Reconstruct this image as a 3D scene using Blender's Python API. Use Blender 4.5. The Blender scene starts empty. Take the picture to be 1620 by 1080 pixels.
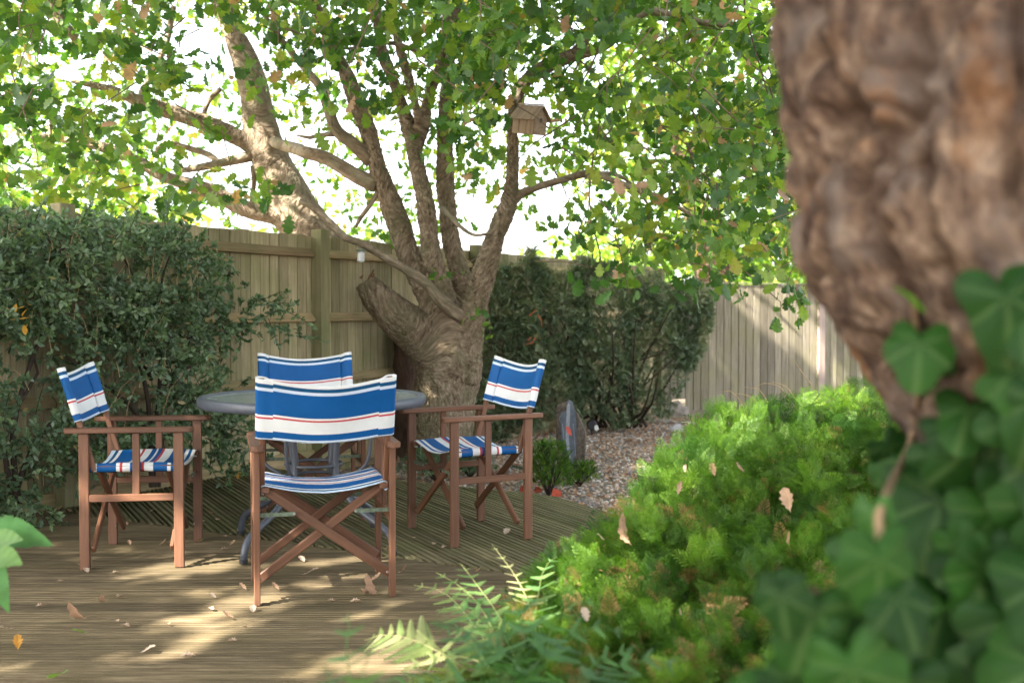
import bpy, bmesh, math, random
import numpy as np
from mathutils import Vector, Matrix, noise as mnoise
R = math.radians
rng = np.random.default_rng(7); random.seed(7)
sc = bpy.context.scene
COL = sc.collection

# ------------------------------------------------------------------ camera, sky, sun, exposure
F, HC, PITCH = 1725.0, 1.17, math.atan(52/1725.0)
cam = bpy.data.cameras.new('camera'); camo = bpy.data.objects.new('camera', cam); COL.objects.link(camo)
camo.location = (0, 0, HC); camo.rotation_euler = (math.pi/2 - PITCH, 0, 0)
cam.sensor_width = 36; cam.lens = F/1620*36; cam.clip_start = .02; cam.clip_end = 1000
cam.dof.use_dof = True; cam.dof.focus_distance = 5.1; cam.dof.aperture_fstop = 3.2
sc.camera = camo
SUN = Vector((-.78, -.62, 0)).normalized()*math.cos(R(41)); SUN.z = math.sin(R(41))
w = bpy.data.worlds.new('World'); sc.world = w; w.use_nodes = True
nt = w.node_tree; nt.nodes.clear()
sky = nt.nodes.new('ShaderNodeTexSky'); sky.sky_type = 'NISHITA'; sky.sun_disc = False
sky.sun_elevation = R(41); sky.sun_rotation = math.atan2(SUN.x, SUN.y); sky.air_density = 1.0; sky.dust_density = 3.0; sky.ozone_density = 1.0
bg = nt.nodes.new('ShaderNodeBackground'); bg.inputs[1].default_value = .14
wo = nt.nodes.new('ShaderNodeOutputWorld'); hz = nt.nodes.new('ShaderNodeHueSaturation'); hz.inputs['Saturation'].default_value = .35   # thin bright haze over the blue
nt.links.new(sky.outputs[0], hz.inputs['Color']); nt.links.new(hz.outputs[0], bg.inputs[0]); nt.links.new(bg.outputs[0], wo.inputs[0])
sl = bpy.data.lights.new('sun', 'SUN'); sl.energy = 5.0; sl.angle = R(.5); sl.color = (1, .93, .82)
so = bpy.data.objects.new('sun', sl); COL.objects.link(so); so.rotation_euler = (-SUN).to_track_quat('-Z', 'Y').to_euler(); so.location = (-10, -8, 12)
sc.view_settings.view_transform = 'Standard'; sc.view_settings.look = 'None'; sc.view_settings.gamma = 1
sc.view_settings.use_curve_mapping = False; sc.view_settings.exposure = 2.7
sc.cycles.use_denoising = True; sc.cycles.max_bounces = 7; sc.cycles.diffuse_bounces = 4; sc.cycles.transmission_bounces = 6
sc.cycles.caustics_reflective = False; sc.cycles.caustics_refractive = False; sc.cycles.sample_clamp_indirect = 8

# ------------------------------------------------------------------ helpers
def W(px, py, Y):
    x = (px-810)/F; u = (540-py)/F; cp, sp = math.cos(PITCH), math.sin(PITCH)
    t = Y/(cp + u*sp)
    return Vector((x*t, Y, HC + t*(u*cp - sp)))
def G(px, py, z=0.0):                       # where the ray meets the level z
    x = (px-810)/F; u = (540-py)/F; cp, sp = math.cos(PITCH), math.sin(PITCH)
    t = (z-HC)/(u*cp-sp)
    return Vector((x*t, t*(cp+u*sp), z))
def empty(name, loc=(0, 0, 0), rz=0, label=None, cat=None, group=None, kind=None, rot=None):
    o = bpy.data.objects.new(name, None); COL.objects.link(o); o.location = loc
    o.rotation_euler = rot if rot else (0, 0, rz); o.empty_display_size = .1
    return tag(o, label, cat, group, kind)
def tag(o, label=None, cat=None, group=None, kind=None):
    for k, v in (('label', label), ('category', cat), ('group', group), ('kind', kind)):
        if v: o[k] = v
    return o
def mesh(name, V, Fc, mat=None, bk=None, rnd=None, uv=None, smooth=False):
    me = bpy.data.meshes.new(name)
    V = np.asarray(V, dtype=np.float32)
    if isinstance(Fc, np.ndarray):
        n, k = Fc.shape
        me.vertices.add(len(V)); me.vertices.foreach_set('co', V.ravel())
        me.loops.add(n*k); me.loops.foreach_set('vertex_index', Fc.astype(np.int32).ravel())
        me.polygons.add(n); me.polygons.foreach_set('loop_start', np.arange(0, n*k, k, dtype=np.int32))
        me.polygons.foreach_set('loop_total', np.full(n, k, dtype=np.int32))
        me.update(calc_edges=True)
    else:
        me.from_pydata([tuple(map(float, v)) for v in V], [], Fc)
    if bk is not None:
        a = me.attributes.new('bk', 'FLOAT_VECTOR', 'POINT'); a.data.foreach_set('vector', np.asarray(bk, dtype=np.float32).ravel())
    if rnd is not None:
        a = me.attributes.new('rnd', 'FLOAT', 'POINT'); a.data.foreach_set('value', np.asarray(rnd, dtype=np.float32).ravel())
    if uv is not None:
        a = me.attributes.new('st', 'FLOAT_VECTOR', 'POINT'); a.data.foreach_set('vector', np.asarray(uv, dtype=np.float32).ravel())
    if smooth: me.polygons.foreach_set('use_smooth', np.ones(len(me.polygons), dtype=bool))
    if mat: me.materials.append(mat)
    return me
def link(name, me, parent=None, loc=None, rot=None):
    o = bpy.data.objects.new(name, me); COL.objects.link(o)
    if parent: o.parent = parent
    if loc is not None: o.location = loc
    if rot is not None: o.rotation_euler = rot
    return o
class Acc:                                   # collects pieces that make ONE part
    def __init__(s): s.V = []; s.F = []; s.B = []; s.n = 0
    def add(s, V, Fc, B=None):
        s.V += [tuple(v) for v in V]; s.F += [tuple(i+s.n for i in f) for f in Fc]
        s.B += [tuple(b) for b in (B if B is not None else V)]; s.n = len(s.V); return s
    def build(s, name, mat, parent=None, smooth=False, loc=None, rot=None):
        return link(name, mesh(name, s.V, s.F, mat, bk=s.B, smooth=smooth), parent, loc, rot)
def barv(p0, p1, w, t, side=(1, 0, 0), bev=.0025):
    """bar from p0 to p1, w wide along `side`, t thick; chamfered long edges; bk = coordinates squeezed along the grain"""
    p0, p1 = Vector(p0), Vector(p1); d = (p1-p0); L = d.length; d.normalize()
    s = Vector(side); s = (s - d*s.dot(d)).normalized(); n = d.cross(s)
    a, b = w/2, t/2; c = min(bev, a*.45, b*.45)
    prof = [(-a+c, -b), (a-c, -b), (a, -b+c), (a, b-c), (a-c, b), (-a+c, b), (-a, b-c), (-a, -b+c)]
    V = []; B = []; off = random.random()*50
    for k, e in ((0, 1), (0, 0), (1, 0), (1, 1)):
        for (x, y) in prof:
            f = 1 - (c/max(a, b))*(1 if e else 0)
            q = p0 + d*(L*k + (c if (k == 0 and not e) else -c if (k == 1 and not e) else 0)) + s*x*f + n*y*f
            V.append(q); B.append((x+off, y+off*.7, (L*k)*.06+off))
    Fc = []
    for r in range(3):
        for i in range(8):
            j = (i+1) % 8; Fc.append((r*8+i, r*8+j, (r+1)*8+j, (r+1)*8+i))
    Fc.append(tuple(range(7, -1, -1))); Fc.append(tuple(range(24, 32)))
    return V, Fc, B
def bar(name, p0, p1, w, t, mat, parent=None, side=(1, 0, 0), bev=.0025):
    a = Acc(); a.add(*barv(p0, p1, w, t, side, bev)); return a.build(name, mat, parent)
def catmull(P, Rr, step):
    P = [np.array(p, float) for p in P]; out = []; rr = []
    Pe = [2*P[0]-P[1]] + P + [2*P[-1]-P[-2]]; Re = [Rr[0]] + list(Rr) + [Rr[-1]]
    for i in range(1, len(Pe)-2):
        p0, p1, p2, p3 = Pe[i-1:i+3]; n = max(1, int(np.linalg.norm(p2-p1)/step))
        for k in range(n):
            t = k/n
            out.append(.5*((2*p1)+(-p0+p2)*t+(2*p0-5*p1+4*p2-p3)*t*t+(-p0+3*p1-3*p2+p3)*t**3))
            rr.append(Re[i]*(1-t)+Re[i+1]*t)
    out.append(P[-1]); rr.append(Rr[-1]); return out, rr
def tube(P, Rr, seg=10, step=.08, wob=.0, cap=True):
    C, rr = catmull(P, Rr, step); n = len(C)
    V = []; B = []; s = 0; off = random.random()*30
    up = np.array((.3, .2, .9)) if n < 2 or abs((C[1]-C[0])[2]) < .8*np.linalg.norm(C[1]-C[0]) else np.array((1., .1, 0))
    for i in range(n):
        d = C[min(i+1, n-1)]-C[max(i-1, 0)]; d = d/(np.linalg.norm(d)+1e-9)
        a = up-d*up.dot(d); a /= np.linalg.norm(a)+1e-9; b = np.cross(d, a); up = a
        if i: s += np.linalg.norm(C[i]-C[i-1])
        for k in range(seg):
            th = 2*math.pi*k/seg; q = a*math.cos(th)+b*math.sin(th); r = rr[i]
            if wob: r *= 1+wob*mnoise.noise(Vector(C[i]+q*rr[i])*6+Vector((off, 0, 0)))
            V.append(C[i]+q*r); B.append((q[0]*rr[i]+off, q[1]*rr[i], q[2]*rr[i]*.3+s*.3))
    Fc = [(i*seg+k, i*seg+(k+1) % seg, (i+1)*seg+(k+1) % seg, (i+1)*seg+k) for i in range(n-1) for k in range(seg)]
    if cap: Fc += [tuple(range(seg-1, -1, -1)), tuple(range((n-1)*seg, n*seg))]
    return V, Fc, B
def disc(r, z0, z1, seg=32, bev=0):
    V = []; rings = [(r-bev, z0), (r, z0+bev), (r, z1-bev), (r-bev, z1)] if bev else [(r, z0), (r, z1)]
    for (q, z) in rings:
        for k in range(seg): V.append((q*math.cos(2*math.pi*k/seg), q*math.sin(2*math.pi*k/seg), z))
    n = len(rings)
    Fc = [(i*seg+k, i*seg+(k+1) % seg, (i+1)*seg+(k+1) % seg, (i+1)*seg+k) for i in range(n-1) for k in range(seg)]
    Fc += [tuple(range(seg-1, -1, -1)), tuple(range((n-1)*seg, n*seg))]
    return V, Fc
def frames(D, roll=None):
    """rotation matrices (N,3,3): columns x, y = D, z = a normal"""
    D = D/np.linalg.norm(D, axis=1, keepdims=True); N = len(D)
    ref = rng.normal(size=(N, 3)) if roll is None else roll
    Z = ref-D*np.sum(ref*D, axis=1, keepdims=True); Z /= np.linalg.norm(Z, axis=1, keepdims=True)+1e-9
    X = np.cross(D, Z); return np.stack([X, D, Z], axis=2)
def cloud(tv, tf, pos, M, size, rnd):
    """copies of a template, baked into arrays"""
    tv = np.asarray(tv, float); tf = np.asarray(tf, np.int64); N = len(pos); k = len(tv)
    V = np.einsum('nij,kj->nki', M, tv)*np.asarray(size).reshape(-1, 1, 1)+np.asarray(pos)[:, None, :]
    Fc = tf[None]+(np.arange(N)*k)[:, None, None]
    return V.reshape(-1, 3), Fc.reshape(-1, tf.shape[1]), np.repeat(rnd, k)
def merge(parts):
    V, Fc, Rn = [], [], []; n = 0
    for v, f, r in parts: V.append(v); Fc.append(f+n); Rn.append(r); n += len(v)
    return np.concatenate(V), np.concatenate(Fc), np.concatenate(Rn)
def cloud_obj(name, parts, mat, parent=None, smooth=False):
    V, Fc, Rn = merge(parts); return link(name, mesh(name, V, Fc, mat, rnd=Rn, smooth=smooth), parent)

# ------------------------------------------------------------------ materials
def newmat(name):
    m = bpy.data.materials.new(name); m.use_nodes = True; n = m.node_tree.nodes; n.clear()
    return m, n, m.node_tree.links
def principled(n, L, rough=.7, spec=.3):
    p = n.new('ShaderNodeBsdfPrincipled'); o = n.new('ShaderNodeOutputMaterial'); L.new(p.outputs[0], o.inputs[0])
    p.inputs['Roughness'].default_value = rough; p.inputs['Specular IOR Level'].default_value = spec; return p
def ramp(n, stops, interp='LINEAR'):
    r = n.new('ShaderNodeValToRGB'); r.color_ramp.interpolation = interp; e = r.color_ramp.elements
    while len(e) > 1: e.remove(e[-1])
    e[0].position = stops[0][0]; e[0].color = (*stops[0][1], 1)
    for p, c in stops[1:]: q = e.new(p); q.color = (*c, 1)
    return r
def tex(n, L, src, scale, kind='noise', detail=4, rough=.6, sc3=None, dist=0):
    if sc3:
        mp = n.new('ShaderNodeMapping'); mp.inputs['Scale'].default_value = sc3; L.new(src, mp.inputs[0]); src = mp.outputs[0]
    if kind == 'noise':
        t = n.new('ShaderNodeTexNoise'); t.inputs['Scale'].default_value = scale; t.inputs['Detail'].default_value = detail
        t.inputs['Roughness'].default_value = rough; t.inputs['Distortion'].default_value = dist; L.new(src, t.inputs['Vector']); return t.outputs['Fac']
    t = n.new('ShaderNodeTexVoronoi'); t.inputs['Scale'].default_value = scale; L.new(src, t.inputs['Vector'])
    if kind == 'edge': t.feature = 'DISTANCE_TO_EDGE'; return t.outputs['Distance']
    return t.outputs['Color'] if kind == 'cell' else t.outputs['Distance']
def attr(n, name): a = n.new('ShaderNodeAttribute'); a.attribute_name = name; return a
def mixc(n, L, fac, a, b, mode='MIX'):
    m = n.new('ShaderNodeMix'); m.data_type = 'RGBA'; m.blend_type = mode
    for i, v in ((0, fac), (6, a), (7, b)):
        if hasattr(v, 'links'): L.new(v, m.inputs[i])
        else: m.inputs[i].default_value = v if i == 0 else (*v, 1)
    return m.outputs[2]
def bump(n, L, h, p, strength, dist=.01):
    b = n.new('ShaderNodeBump'); b.inputs['Strength'].default_value = strength; b.inputs['Distance'].default_value = dist
    L.new(h, b.inputs['Height']); L.new(b.outputs[0], p.inputs['Normal'])
def wood(name, c0, c1, c2, scale=40, rough=.75, bmp=.4, spec=.25, patch=None, patch_amt=.5, objvar=.25):
    m, n, L = newmat(name); p = principled(n, L, rough, spec); a = attr(n, 'bk').outputs['Vector']
    g = tex(n, L, a, scale, detail=5, rough=.7); r = ramp(n, [(.3, c0), (.5, c1), (.72, c2)]); L.new(g, r.inputs[0]); col = r.outputs[0]
    geo = n.new('ShaderNodeNewGeometry')
    if patch:
        q = tex(n, L, geo.outputs['Position'], 2.3, detail=5); rr = ramp(n, [(.42, (0, 0, 0)), (.66, (1, 1, 1))]); L.new(q, rr.inputs[0])
        mm = n.new('ShaderNodeMath'); mm.operation = 'MULTIPLY'; mm.inputs[1].default_value = patch_amt; L.new(rr.outputs[0], mm.inputs[0])
        col = mixc(n, L, mm.outputs[0], col, patch)
    oi = n.new('ShaderNodeObjectInfo'); v = n.new('ShaderNodeMapRange'); v.inputs['To Min'].default_value = 1-objvar; v.inputs['To Max'].default_value = 1+objvar
    L.new(oi.outputs['Random'], v.inputs['Value']); hs = n.new('ShaderNodeHueSaturation'); L.new(v.outputs[0], hs.inputs['Value']); L.new(col, hs.inputs['Color'])
    L.new(hs.outputs[0], p.inputs['Base Color']); bump(n, L, g, p, bmp, .004); return m
def plain(name, c, rough=.5, spec=.4, metal=0, var=.15, scale=30, bmp=0):
    m, n, L = newmat(name); p = principled(n, L, rough, spec); p.inputs['Metallic'].default_value = metal
    geo = n.new('ShaderNodeNewGeometry'); t = tex(n, L, geo.outputs['Position'], scale, detail=5)
    r = ramp(n, [(.3, tuple(x*(1-var) for x in c)), (.7, tuple(min(1, x*(1+var)) for x in c))]); L.new(t, r.inputs[0]); L.new(r.outputs[0], p.inputs['Base Color'])
    if bmp: bump(n, L, t, p, bmp, .01)
    return m
def foliage(name, stops, trans=.35, rough=.5, spec=.35, tint=(1.0, 1.1, .45), veins=False):
    m, n, L = newmat(name); a = attr(n, 'rnd').outputs['Fac']; r = ramp(n, stops); L.new(a, r.inputs[0]); col = r.outputs[0]
    geo = n.new('ShaderNodeNewGeometry'); t = tex(n, L, geo.outputs['Position'], 25, detail=3)
    r2 = ramp(n, [(.3, (.75, .75, .75)), (.7, (1.2, 1.2, 1.2))]); L.new(t, r2.inputs[0]); col = mixc(n, L, 1.0, col, r2.outputs[0], 'MULTIPLY')
    if veins:
        st = attr(n, 'st').outputs['Vector']; sp = n.new('ShaderNodeSeparateXYZ'); L.new(st, sp.inputs[0])
        rv = ramp(n, [(0, (1, 1, 1)), (.06, (.6, .6, .6)), (.13, (0, 0, 0))]); L.new(sp.outputs[0], rv.inputs[0])
        mm = n.new('ShaderNodeMath'); mm.operation = 'MULTIPLY'; mm.inputs[1].default_value = .17; L.new(rv.outputs[0], mm.inputs[0])
        col = mixc(n, L, mm.outputs[0], col, (.16, .24, .09))
    p = n.new('ShaderNodeBsdfPrincipled'); p.inputs['Roughness'].default_value = rough; p.inputs['Specular IOR Level'].default_value = spec
    L.new(col, p.inputs['Base Color']); tr = n.new('ShaderNodeBsdfTranslucent')
    L.new(mixc(n, L, 1.0, col, tuple(x*1.6 for x in tint), 'MULTIPLY'), tr.inputs[0])
    mx = n.new('ShaderNodeMixShader'); mx.inputs[0].default_value = trans; L.new(p.outputs[0], mx.inputs[1]); L.new(tr.outputs[0], mx.inputs[2])
    o = n.new('ShaderNodeOutputMaterial'); L.new(mx.outputs[0], o.inputs[0]); return m
def bark(name, c0, c1, c2, scale, bmp=.8, moss=None):
    m, n, L = newmat(name); p = principled(n, L, .85, .2); a = attr(n, 'bk').outputs['Vector']
    g = tex(n, L, a, scale, detail=7, rough=.65, dist=.6); e = tex(n, L, a, scale*1.3, 'edge')
    r = ramp(n, [(.32, c0), (.5, c1), (.68, c2)]); L.new(g, r.inputs[0]); col = r.outputs[0]
    geo = n.new('ShaderNodeNewGeometry'); q = tex(n, L, geo.outputs['Position'], 5, detail=6)
    rr = ramp(n, [(.45, (0, 0, 0)), (.65, (.6, .6, .6))]); L.new(q, rr.inputs[0])
    if moss: col = mixc(n, L, rr.outputs[0], col, moss)
    L.new(col, p.inputs['Base Color'])
    rm = ramp(n, [(0, (0, 0, 0)), (.25, (1, 1, 1))]); L.new(e, rm.inputs[0])
    hh = mixc(n, L, .5, rm.outputs[0], g); bump(n, L, hh, p, bmp, .015); return m

M = {}
M['fence'] = wood('fence_wood', (.20, .168, .095), (.325, .27, .16), (.45, .38, .24), 50, .85, .5, patch=(.17, .18, .065), patch_amt=.5, objvar=.3)
M['rail'] = wood('rail_wood', (.20, .14, .072), (.31, .225, .12), (.42, .31, .175), 30, .85, .5, patch=(.11, .13, .045), patch_amt=.45)
M['post'] = wood('post_wood', (.16, .14, .075), (.23, .20, .112), (.30, .265, .155), 26, .85, .5, patch=(.13, .155, .06), patch_amt=.6)
M['greyfence'] = wood('grey_fence_wood', (.13, .11, .078), (.215, .185, .135), (.31, .275, .21), 45, .85, .5, patch=(.20, .19, .09), patch_amt=.5, objvar=.3)
M['pinkpost'] = wood('pink_post_wood', (.24, .18, .15), (.31, .24, .20), (.38, .31, .26), 26, .85, .4)
M['deck'] = wood('deck_wood', (.052, .038, .020), (.130, .096, .052), (.235, .18, .105), 75, .72, .5, patch=(.10, .078, .035), patch_amt=.6, objvar=.28)
M['deck2'] = wood('green_deck_wood', (.07, .06, .03), (.145, .125, .066), (.23, .20, .11), 70, .75, .5, patch=(.12, .125, .05), patch_amt=.6, objvar=.18)
M['teak'] = wood('chair_wood', (.088, .038, .019), (.145, .063, .032), (.215, .10, .054), 45, .5, .18, spec=.4, patch=(.14, .070, .042), patch_amt=.5, objvar=.2)
M['steel'] = plain('table_steel', (.075, .083, .10), .42, .45, 0, .1, 60)
M['strap'] = plain('brace_metal', (.13, .16, .11), .55, .4, .3, .5, 60)
M['bolt'] = plain('bolt_metal', (.4, .38, .34), .35, .5, .8)
M['oakbark'] = bark('oak_bark', (.075, .052, .034), (.24, .178, .12), (.42, .34, .25), 34, 1.0, moss=(.15, .14, .075))
M['limb'] = bark('limb_bark', (.085, .062, .042), (.24, .182, .125), (.40, .325, .24), 24, .9, moss=(.20, .19, .12))
M['darkbark'] = bark('dark_bark', (.05, .03, .022), (.09, .055, .04), (.13, .085, .06), 18, .8)
M['nearbark_'] = bark('pine_bark', (.045, .024, .015), (.20, .115, .07), (.40, .27, .175), 24, .9, moss=(.23, .165, .145))
def pine_bark():
    m, n, L = newmat('pine_bark'); p = principled(n, L, .85, .15); a = attr(n, 'bk').outputs['Vector']; geo = n.new('ShaderNodeNewGeometry')
    g = tex(n, L, a, 34, detail=7, rough=.78); r = ramp(n, [(.38, (.03, .018, .013)), (.47, (.075, .048, .034)), (.56, (.15, .102, .070)), (.68, (.28, .205, .145))]); L.new(g, r.inputs[0])
    q = tex(n, L, geo.outputs['Position'], 9, detail=5); rr = ramp(n, [(.5, (0, 0, 0)), (.62, (.8, .8, .8))]); L.new(q, rr.inputs[0]); col = mixc(n, L, rr.outputs[0], r.outputs[0], (.12, .095, .08))
    q2 = tex(n, L, geo.outputs['Position'], 6, detail=5, sc3=(1, 1, .8)); r2 = ramp(n, [(.55, (0, 0, 0)), (.66, (.7, .7, .7))]); L.new(q2, r2.inputs[0]); col = mixc(n, L, r2.outputs[0], col, (.19, .09, .035))
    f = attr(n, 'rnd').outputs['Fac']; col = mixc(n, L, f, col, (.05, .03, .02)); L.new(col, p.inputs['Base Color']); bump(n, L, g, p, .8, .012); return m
M['nearbark'] = pine_bark()
M['twig'] = plain('twig_bark', (.16, .115, .08), .85, .2)
M['rtwig'] = plain('dead_twig', (.17, .09, .055), .85, .2)
M['dstem'] = plain('shrub_stem_bark', (.055, .04, .03), .85, .2)
M['dryleaf'] = foliage('dry_leaf', [(0, (.30, .15, .08)), (.4, (.42, .27, .17)), (.75, (.47, .34, .24)), (1, (.48, .38, .29))], .15, .7, .2, (1, .8, .6))
OAK = [(0, (.03, .078, .020)), (.3, (.055, .135, .024)), (.55, (.11, .21, .03)), (.8, (.21, .29, .04)), (.92, (.30, .30, .05)), (.95, (.36, .17, .09)), (1, (.45, .26, .17))]
M['oak'] = foliage('oak_leaf', OAK, .40, .42, .45)
M['oaklit'] = foliage('sunlit_oak_leaf', [(0, (.055, .13, .02)), (.4, (.12, .21, .03)), (.8, (.26, .31, .045)), (.94, (.38, .34, .06)), (1, (.42, .22, .12))], .5, .5, .3)  # lighter, yellower copy of the oak leaf: sunlight put into the colour
M['yellowleaf'] = foliage('climber_leaf', [(0, (.15, .30, .03)), (1, (.30, .42, .05))], .5, .4, .4)
M['cot'] = foliage('small_shrub_leaf', [(0, (.075, .125, .072)), (.45, (.14, .205, .11)), (.8, (.21, .29, .14)), (.96, (.29, .38, .15)), (1, (.36, .22, .1))], .25, .42, .5, (.8, 1.1, .5))
M['yew'] = foliage('conifer_leaf', [(0, (.07, .105, .058)), (.5, (.125, .175, .095)), (.85, (.20, .245, .125)), (1, (.34, .34, .2))], .2, .5, .4, (.8, 1.0, .5))
M['juni'] = foliage('juniper_leaf', [(0, (.026, .075, .010)), (.4, (.074, .150, .018)), (.75, (.15, .270, .032)), (.93, (.25, .37, .055)), (.96, (.28, .15, .07)), (1, (.35, .2, .1))], .4, .5, .35, (.9, 1.1, .35))
M['fern'] = foliage('fern_leaf', [(0, (.045, .12, .045)), (.5, (.10, .21, .06)), (.8, (.24, .30, .10)), (1, (.42, .40, .20))], .4, .5, .35, (.95, 1.05, .5))
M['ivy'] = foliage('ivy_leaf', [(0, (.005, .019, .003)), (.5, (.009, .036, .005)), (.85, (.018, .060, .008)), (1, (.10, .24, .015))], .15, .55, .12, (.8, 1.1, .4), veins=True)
M['bigleaf'] = foliage('broad_leaf', [(0, (.07, .19, .06)), (.6, (.13, .30, .10)), (1, (.28, .36, .1))], .4, .45, .4, veins=True)
M['straw'] = foliage('dry_grass', [(0, (.45, .33, .18)), (1, (.6, .48, .28))], .3, .6, .2, (1, .9, .6))
M['orangeleaf'] = foliage('orange_leaf', [(0, (.55, .27, .05)), (1, (.62, .40, .07))], .3, .5, .3, (1, .8, .4))

def ground_material():
    m, n, L = newmat('ground_soil'); p = principled(n, L, .9, .2); geo = n.new('ShaderNodeNewGeometry'); P = geo.outputs['Position']
    c = tex(n, L, P, 55, 'cell'); d = tex(n, L, P, 55, 'dist'); no = tex(n, L, P, 3, detail=6)
    bw = n.new('ShaderNodeSeparateColor'); L.new(c, bw.inputs[0])
    r = ramp(n, [(0, (.10, .085, .07)), (.3, (.20, .16, .12)), (.6, (.30, .22, .15)), (.85, (.34, .31, .28)), (1, (.5, .46, .4))]); L.new(bw.outputs[0], r.inputs[0])
    rs = ramp(n, [(.35, (.10, .065, .04)), (.65, (.2, .14, .09))]); L.new(no, rs.inputs[0])
    L.new(mixc(n, L, .4, r.outputs[0], rs.outputs[0]), p.inputs['Base Color']); bump(n, L, d, p, .8, .01); return m
M['ground'] = ground_material()
M['lawn'] = plain('lawn', (.09, .15, .04), .9, .1, 0, .4, 8)
def pebble_material(name, stops):
    m, n, L = newmat(name); p = principled(n, L, .75, .3); a = attr(n, 'rnd').outputs['Fac']; r = ramp(n, stops); L.new(a, r.inputs[0]); L.new(r.outputs[0], p.inputs['Base Color']); return m
M['pebble'] = pebble_material('pebbles', [(0, (.15, .14, .14)), (.25, (.30, .28, .27)), (.5, (.40, .31, .24)), (.7, (.50, .36, .25)), (.88, (.56, .50, .43)), (1, (.8, .75, .68))])
M['rock'] = plain('rock', (.22, .19, .16), .85, .2, 0, .45, 12, .8)
M['paler'] = plain('pale_rock', (.45, .42, .42), .8, .2, 0, .3, 18, .6)
M['stone'] = plain('slate', (.11, .09, .072), .85, .2, 0, .5, 45, .9)
M['slateface'] = plain('slate_face', (.085, .10, .125), .6, .3, 0, .35, 14, .5)
M['chalk'] = plain('chalk_paint', (.25, .27, .30), .8, .2, 0, .2, 40)
M['redpaint'] = plain('red_paint', (.55, .10, .07), .6, .3)
M['terra'] = plain('terracotta', (.42, .08, .045), .8, .2, 0, .25)
M['black'] = plain('black_plastic', (.02, .02, .022), .4, .4)
M['white'] = plain('white_plastic', (.75, .74, .7), .5, .3, 0, .05)
M['bird'] = wood('bird_box_wood', (.24, .17, .12), (.38, .27, .19), (.50, .39, .28), 40, .85, .5, objvar=.12)

# striped canvas: the stripe coordinate is st.x (0 top/back .. 1)
BL, NV, WH, LW, RD = (.002, .095, .31), (.002, .075, .19), (.80, .80, .79), (.62, .72, .84), (.55, .06, .07)
BACKS = [(0, WH), (.05, NV), (.11, LW), (.165, BL), (.565, WH), (.60, RD), (.632, WH), (.845, BL), (.955, LW)]
SEATS = [(0, LW), (.045, NV), (.085, WH), (.125, BL), (.33, WH), (.37, RD), (.395, WH), (.48, BL), (.535, WH), (.555, BL), (.60, RD), (.632, WH), (.73, BL), (.88, WH), (.92, BL), (.955, WH)]
def canvas_material(name, stops):
    m, n, L = newmat(name); p = principled(n, L, .55, .3); st = attr(n, 'st'); sp = n.new('ShaderNodeSeparateXYZ'); L.new(st.outputs['Vector'], sp.inputs[0])
    r = ramp(n, stops, 'CONSTANT'); L.new(sp.outputs[0], r.inputs[0])
    tc = n.new('ShaderNodeTexCoord'); t = tex(n, L, tc.outputs['Object'], 900, detail=2); c = tex(n, L, tc.outputs['Object'], 7, detail=4)
    rc = ramp(n, [(.3, (.88, .88, .87)), (.7, (1.06, 1.06, 1.05))]); L.new(c, rc.inputs[0])
    stitch = ramp(n, [(0, (0, 0, 0)), (.5, (1, 1, 1))], 'CONSTANT'); L.new(sp.outputs[1], stitch.inputs[0])
    col = mixc(n, L, 1.0, r.outputs[0], rc.outputs[0], 'MULTIPLY')
    L.new(col, p.inputs['Base Color']); h = mixc(n, L, .25, c, t); bump(n, L, h, p, .35, .01)
    tr = n.new('ShaderNodeBsdfTranslucent'); L.new(col, tr.inputs[0]); mx = n.new('ShaderNodeMixShader'); mx.inputs[0].default_value = .15
    o = [x for x in n if x.type == 'OUTPUT_MATERIAL'][0]; L.new(p.outputs[0], mx.inputs[1]); L.new(tr.outputs[0], mx.inputs[2]); L.new(mx.outputs[0], o.inputs[0]); return m
M['back'] = canvas_material('back_canvas', BACKS); M['seat'] = canvas_material('seat_canvas', SEATS)
M['thread'] = plain('thread', (.75, .78, .82), .7, .2, 0, .05)
def glass_material():
    m, n, L = newmat('table_glass'); p = principled(n, L, .08, .5); p.inputs['Transmission Weight'].default_value = .55; p.inputs['IOR'].default_value = 1.5
    p.inputs['Base Color'].default_value = (.62, .72, .66, 1); tc = n.new('ShaderNodeTexCoord'); t = tex(n, L, tc.outputs['Object'], 60, 'dist')
    bump(n, L, t, p, .25, .004); return m
M['glass'] = glass_material()
def clear_glass():
    m, n, L = newmat('clear_glass'); p = principled(n, L, .25, .5); p.inputs['Transmission Weight'].default_value = .5; p.inputs['Base Color'].default_value = (.9, .92, .93, 1); return m
M['jar'] = clear_glass()

# ------------------------------------------------------------------ the ground and the deck
def gz(X, Y):                                # ground level outside the deck
    return -.12 - .13*min(1, max(0, (Y-8)/6)) 
FX = lambda Y: (Y-11.353)/1.82               # the long fence stands on this line
xs = np.concatenate([np.linspace(-150, -8, 6), np.linspace(-7, 8, 31), np.linspace(9, 150, 6)])
ys = np.concatenate([np.linspace(-60, -3, 5), np.linspace(-2, 18, 41), np.linspace(20, 400, 8)])
V = [(x, y, gz(x, y) + (.012*mnoise.noise(Vector((x*2, y*2, 0))) if abs(x) < 9 and -3 < y < 19 else 0)) for y in ys for x in xs]
nx = len(xs); Fc = [(j*nx+i, j*nx+i+1, (j+1)*nx+i+1, (j+1)*nx+i) for j in range(len(ys)-1) for i in range(nx-1)]
tag(link('ground', mesh('ground', V, Fc, M['ground'], smooth=True)), kind='structure')

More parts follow.
